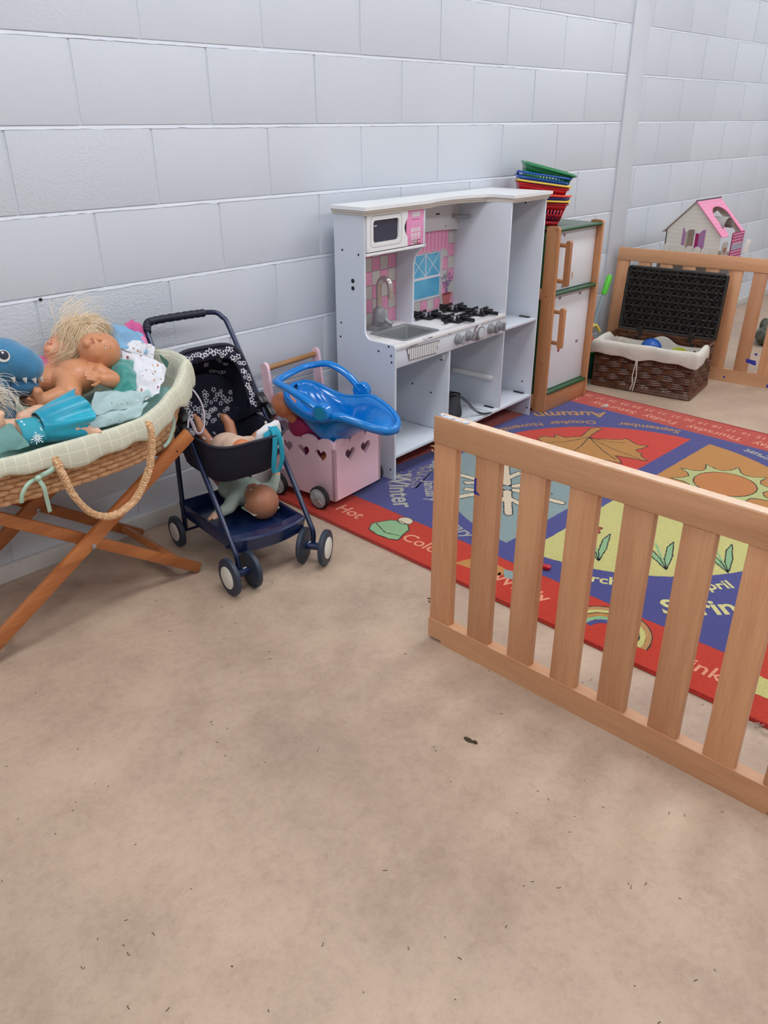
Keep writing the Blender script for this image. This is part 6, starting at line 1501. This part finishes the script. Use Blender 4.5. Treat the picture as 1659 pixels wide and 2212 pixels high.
def multi_hole(outer, holes_, o, ux, uy, depth):
    bm = bmesh.new(); o, ux, uy = Vector(o), Vector(ux), Vector(uy); un = ux.cross(uy); es = []
    for poly in [outer]+holes_:
        vs_ = [bm.verts.new(o+ux*x+uy*y) for x, y in poly]; es += [bm.edges.new((vs_[i], vs_[(i+1) % len(vs_)])) for i in range(len(vs_))]
    bmesh.ops.triangle_fill(bm, edges=es, use_beauty=True)
    r = bmesh.ops.extrude_face_region(bm, geom=bm.faces[:]); bmesh.ops.translate(bm, vec=un*depth, verts=[g for g in r['geom'] if isinstance(g, bmesh.types.BMVert)])
    bm.verts.index_update(); mb = MB(); mb.add([v.co.copy() for v in bm.verts], [[v.index for v in f.verts] for f in bm.faces]); bm.free(); return mb
fo = multi_hole(scallop(CW,3), [heart(CW*0.335,0.196,0.028), heart(CW*0.665,0.196,0.028)], (0,0.013,0), (1,0,0), (0,0,1), 0.013)
fo.build('front_panel', M_PK, CT)
multi_hole(scallop(CW,3), [heart(CW*0.335,0.196,0.028), heart(CW*0.665,0.196,0.028)], (0,CD,0), (1,0,0), (0,0,1), 0.013).build('back_panel', M_PK, CT)
for x in (0.0, CW-0.013):
    multi_hole(scallop(CD,4), [heart(CD*t_,0.200,0.028) for t_ in (0.20,0.46,0.72)], (x,0,0), (0,1,0), (0,0,1), 0.013).build('side_panel', M_PK, CT)
    hpst = [(CD-0.055,0.10),(CD-0.010,0.10),(CD+0.022,0.47)]+[(CD+0.008+0.018*math.cos(a), 0.485+0.018*math.sin(a)) for a in np.linspace(0.2,PI-0.2,6)]+[(CD-0.012,0.475)]
    MB().prism([(a-0.012,b_) for a, b_ in hpst], (x-0.010 if x == 0 else x+0.010,0,0), (0,1,0), (0,0,1), 0.013).build('handle_post', M_PK, CT)
MB().tube([(-0.004,CD-0.002,0.478),(CW+0.004,CD-0.002,0.478)], 0.0105, 14).build('handle_bar', wood('dowel', (190,142,92), (160,108,64), 0), CT)
MB().bx((0.013,0.013,0.036), (CW-0.013,CD-0.013,0.048)).build('cart_floor', M_PK, CT)
M_WHG = mat('wheel_grey', (176,176,178), 0.4); M_TY = mat('black_tyre', (22,22,24), 0.6)
for y in (0.055, 0.265):
    MB().tube([(-0.03,y,0.044),(CW+0.03,y,0.044)], 0.004, 8).build('axle', M_STEEL, CT)
    MB().bx((-0.006,y-0.02,0.030), (CW+0.006,y+0.02,0.056), 0.003).build('axle_block', M_PK, CT)
    for x, s_ in ((-0.026,-1),(CW+0.026,1)):
        w_ = wheel((x,y,0.044), (1,0,0), 0.044, 0.020, CT, s_, tyre=M_TY, hubm=M_WHG)
        g = MB()
        for i in range(5):
            a = 2*PI*i/5; g.box((x+s_*0.0145,y+0.017*math.cos(a),0.044+0.017*math.sin(a)), (0.002,0.024,0.0025), Matrix.Rotation(a,3,'X'))
        g.build('spokes', mat('spoke_grey', (196,196,198), 0.4), w_)
        MB().lathe([(0.006,0.012),(0.006,0.020),(0.003,0.021)], (x,y,0.044), (s_,0,0), 12).build('axle_nut', M_STEEL, w_)
        MB().lathe([(0.037,0.0092),(0.037,0.0105)], (x,y,0.044), (s_,0,0), 28).build('wheel_disc', M_WHG, w_)
# doll lying in the cart under the carrier
O8 = V(0.56,-0.22,0.25)
d8 = thing('magenta_top_doll', 'doll with orange-brown head and magenta top in the pink cart', 'doll', O8)
hc8 = V(0.545,-0.165,0.365)-O8
R8 = frame3((-0.2,0.6,0.75),(0.5,0.75,-0.3))
organic('head', head_prims(hc8, R8, 0.046)+[('c', hc8+V(0.01,-0.02,-0.035), 0.02, hc8+V(0.03,-0.035,-0.06), 0.02)], M_SK4, d8, 0.0032, 5)
organic('magenta_top', [('e', V(0.592,-0.205,0.285)-O8, (0.046,0.055,0.050)), ('e', V(0.635,-0.24,0.20)-O8, (0.045,0.06,0.07)), ('c', V(0.585,-0.225,0.300)-O8, 0.024, V(0.615,-0.27,0.27)-O8, 0.02)], mat('magenta_cloth', (160,30,84), 0.7), d8, 0.004, 5)
organic('legs', [('c', V(0.63,-0.30,0.17)-O8, 0.03, V(0.72,-0.33,0.10)-O8, 0.026), ('c', V(0.72,-0.33,0.10)-O8, 0.026, V(0.78,-0.34,0.16)-O8, 0.02)], M_SK4, d8, 0.004, 4)
# ================================================================== blue doll carrier
CRa = math.radians(-74)
CC = V(0.672,-0.330,0)
CR = thing('doll_carrier', 'glossy blue plastic doll car seat with carry handle resting on the pink cart', 'doll seat', CC, CRa)
M_CB = mat('glossy_blue', (0,126,212), 0.16, coat=0.4)
# local: x toward the foot end, y to the far side, z up
NS = 30; sect = []
XH, XF = -0.190, 0.215
def carr(s_):
    e = abs(2*s_-1); rnd = (1-e**(9 if s_ < 0.5 else 5))**0.5
    hw = (0.112-0.012*math.cos(s_*PI*2)-0.020*s_)*rnd+0.002
    rim = 0.425-0.095*s_**1.1-0.030*math.sin(PI*min(1,s_*1.6))+0.018*max(0,math.sin(PI*(s_-0.35)/0.65))
    t_ = max(0.0,min(1.0,(s_-0.02)/0.42)); fl_ = (rim-0.030)*(1-t_)+0.215*t_
    if s_ > 0.48: q_ = (s_-0.48)/0.52; fl_ = 0.215+(rim-0.030-0.215)*min(1,(q_*1.25))**0.75
    return hw, rim, fl_
MC = 20
for i in range(NS+1):
    u_ = i/NS; s_ = 0.5-0.5*math.cos(PI*u_)
    s_ = 0.6*s_+0.4*u_
    hw, rim, fl_ = carr(min(0.9995,max(0.0005,s_))); x = XH+(XF-XH)*s_; row = []
    for k in range(MC+1):
        a = PI*k/MC; c, sn_ = math.cos(a), math.sin(a); e = 3.0
        fr_ = 1-abs(sn_)**(2/e); row.append(V(x, hw*math.copysign(abs(c)**(2/e),c)*(0.66+0.34*fr_**0.6), rim-(rim-fl_)*(abs(sn_)**(2/e))))
    sect.append(row)
so_ = MB().grid(sect).build('seat_shell', M_CB, CR, sharp=70); solid(so_, 0.006, 0)
rimp = [r_[0] for r_ in sect]+[r_[-1] for r_ in sect[::-1]]
rows = []; cen_ = V(0.01,0,0)
outp = []
for i, p in enumerate(rimp):
    q_, r_ = rimp[i-1], rimp[(i+1) % len(rimp)]; t_ = (r_-q_); t_.z = 0
    n_ = V(t_.y,-t_.x,0); n_ = n_.normalized() if n_.length > 1e-9 else V(1,0,0)
    if n_.dot(V(p.x-0.01,p.y,0)) < 0: n_ = -n_
    outp.append(n_)
rows = [[p for p in rimp], [p+n_*0.006+V(0,0,0.006) for p, n_ in zip(rimp,outp)], [p+n_*0.016+V(0,0,0.004) for p, n_ in zip(rimp,outp)], [p+n_*0.020+V(0,0,-0.006) for p, n_ in zip(rimp,outp)], [p+n_*0.019+V(0,0,-0.022) for p, n_ in zip(rimp,outp)]]
ro_ = MB().grid(rows, True).build('rolled_rim', M_CB, CR, sharp=80); solid(ro_, 0.003)
# handle with hubs
for s_ in (-1, 1):
    h_ = MB().lathe([(0.030,-0.016),(0.033,-0.012),(0.033,0.012),(0.030,0.016),(0.024,0.018)], (0.012,s_*0.142,0.392), (0,s_,0), 24).build('handle_hub', M_CB, CR)
    MB().lathe([(0.023,0.0178),(0.023,0.019)], (0.012,s_*0.142,0.392), (0,s_,0), 24).build('hub_sticker', mat('hub_teal', (40,140,176), 0.3), h_)
hpth = smooth_path([(0.012,-0.140,0.392),(-0.055,-0.140,0.425),(-0.130,-0.130,0.452),(-0.190,-0.112,0.462),(-0.208,-0.085,0.462),(-0.212,0.0,0.466),(-0.208,0.085,0.468),(-0.185,0.115,0.472),(-0.12,0.130,0.480),(-0.05,0.138,0.448),(0.012,0.140,0.392)], 6)
MB().tube(hpth, 0.0155, 12, flat=0.75).build('carry_handle', M_CB, CR)
for y in (-0.045, 0.045): MB().tube(smooth_path([(-0.14,y,0.385),(-0.06,y*0.9,0.318),(-0.005,y*0.9,0.262)], 6), 0.004, 6).build('moulded_ridge', M_CB, CR)
# ================================================================== floor litter
g = MB(); rg = random.Random(21); M_LIT = mat('dark_fibre', (66,54,46), 0.9)
for i in range(150):
    x, y = rg.uniform(-1.0,0.35), rg.uniform(-2.3,-0.45)
    if rg.random() < 0.15: x, y = rg.uniform(0.25,0.47), rg.uniform(-2.0,-1.1)
    a = rg.uniform(0,6.28); L_ = rg.uniform(0.0015,0.0055); b_ = a+rg.uniform(-0.9,0.9)
    p = V(x,y,0.0009); q = p+V(math.cos(a),math.sin(a),0)*L_; r_ = q+V(math.cos(b_),math.sin(b_),0)*L_*0.7
    g.tube([p,q,r_], 0.0006, 4)
tag(g.build('floor_litter', M_LIT), 'tiny dark fibres scattered over the bare floor', 'litter', kind='stuff')
tag(MB().ball((-0.052,-1.512,0.0025), (0.006,0.013,0.0028)).ball((-0.048,-1.528,0.0025), (0.005,0.007,0.003)).build('dirt_clump', mat('brown_dirt', (70,58,40), 0.95, bump=0.5, bscale=300)), 'small dark brown dirt clump on the bare floor in front of the fence', 'dirt')
g = MB(); rg = random.Random(4)
for i in range(16):
    c = V(0.485+rg.uniform(-0.03,0.01), -1.965+rg.uniform(-0.045,0.05), 0.003); a = rg.uniform(0,6)
    g.tube([c+V(math.cos(a+k*0.7),math.sin(a+k*0.7),0)*0.012*(1+0.3*k)+V(0,0,0.001*k) for k in range(6)], 0.0008, 4)
tag(g.build('fluff_tangle', mat('grey_fluff', (176,166,154), 0.95)), 'pale fluff tangle on the floor at the rug edge', 'fluff', kind='stuff')
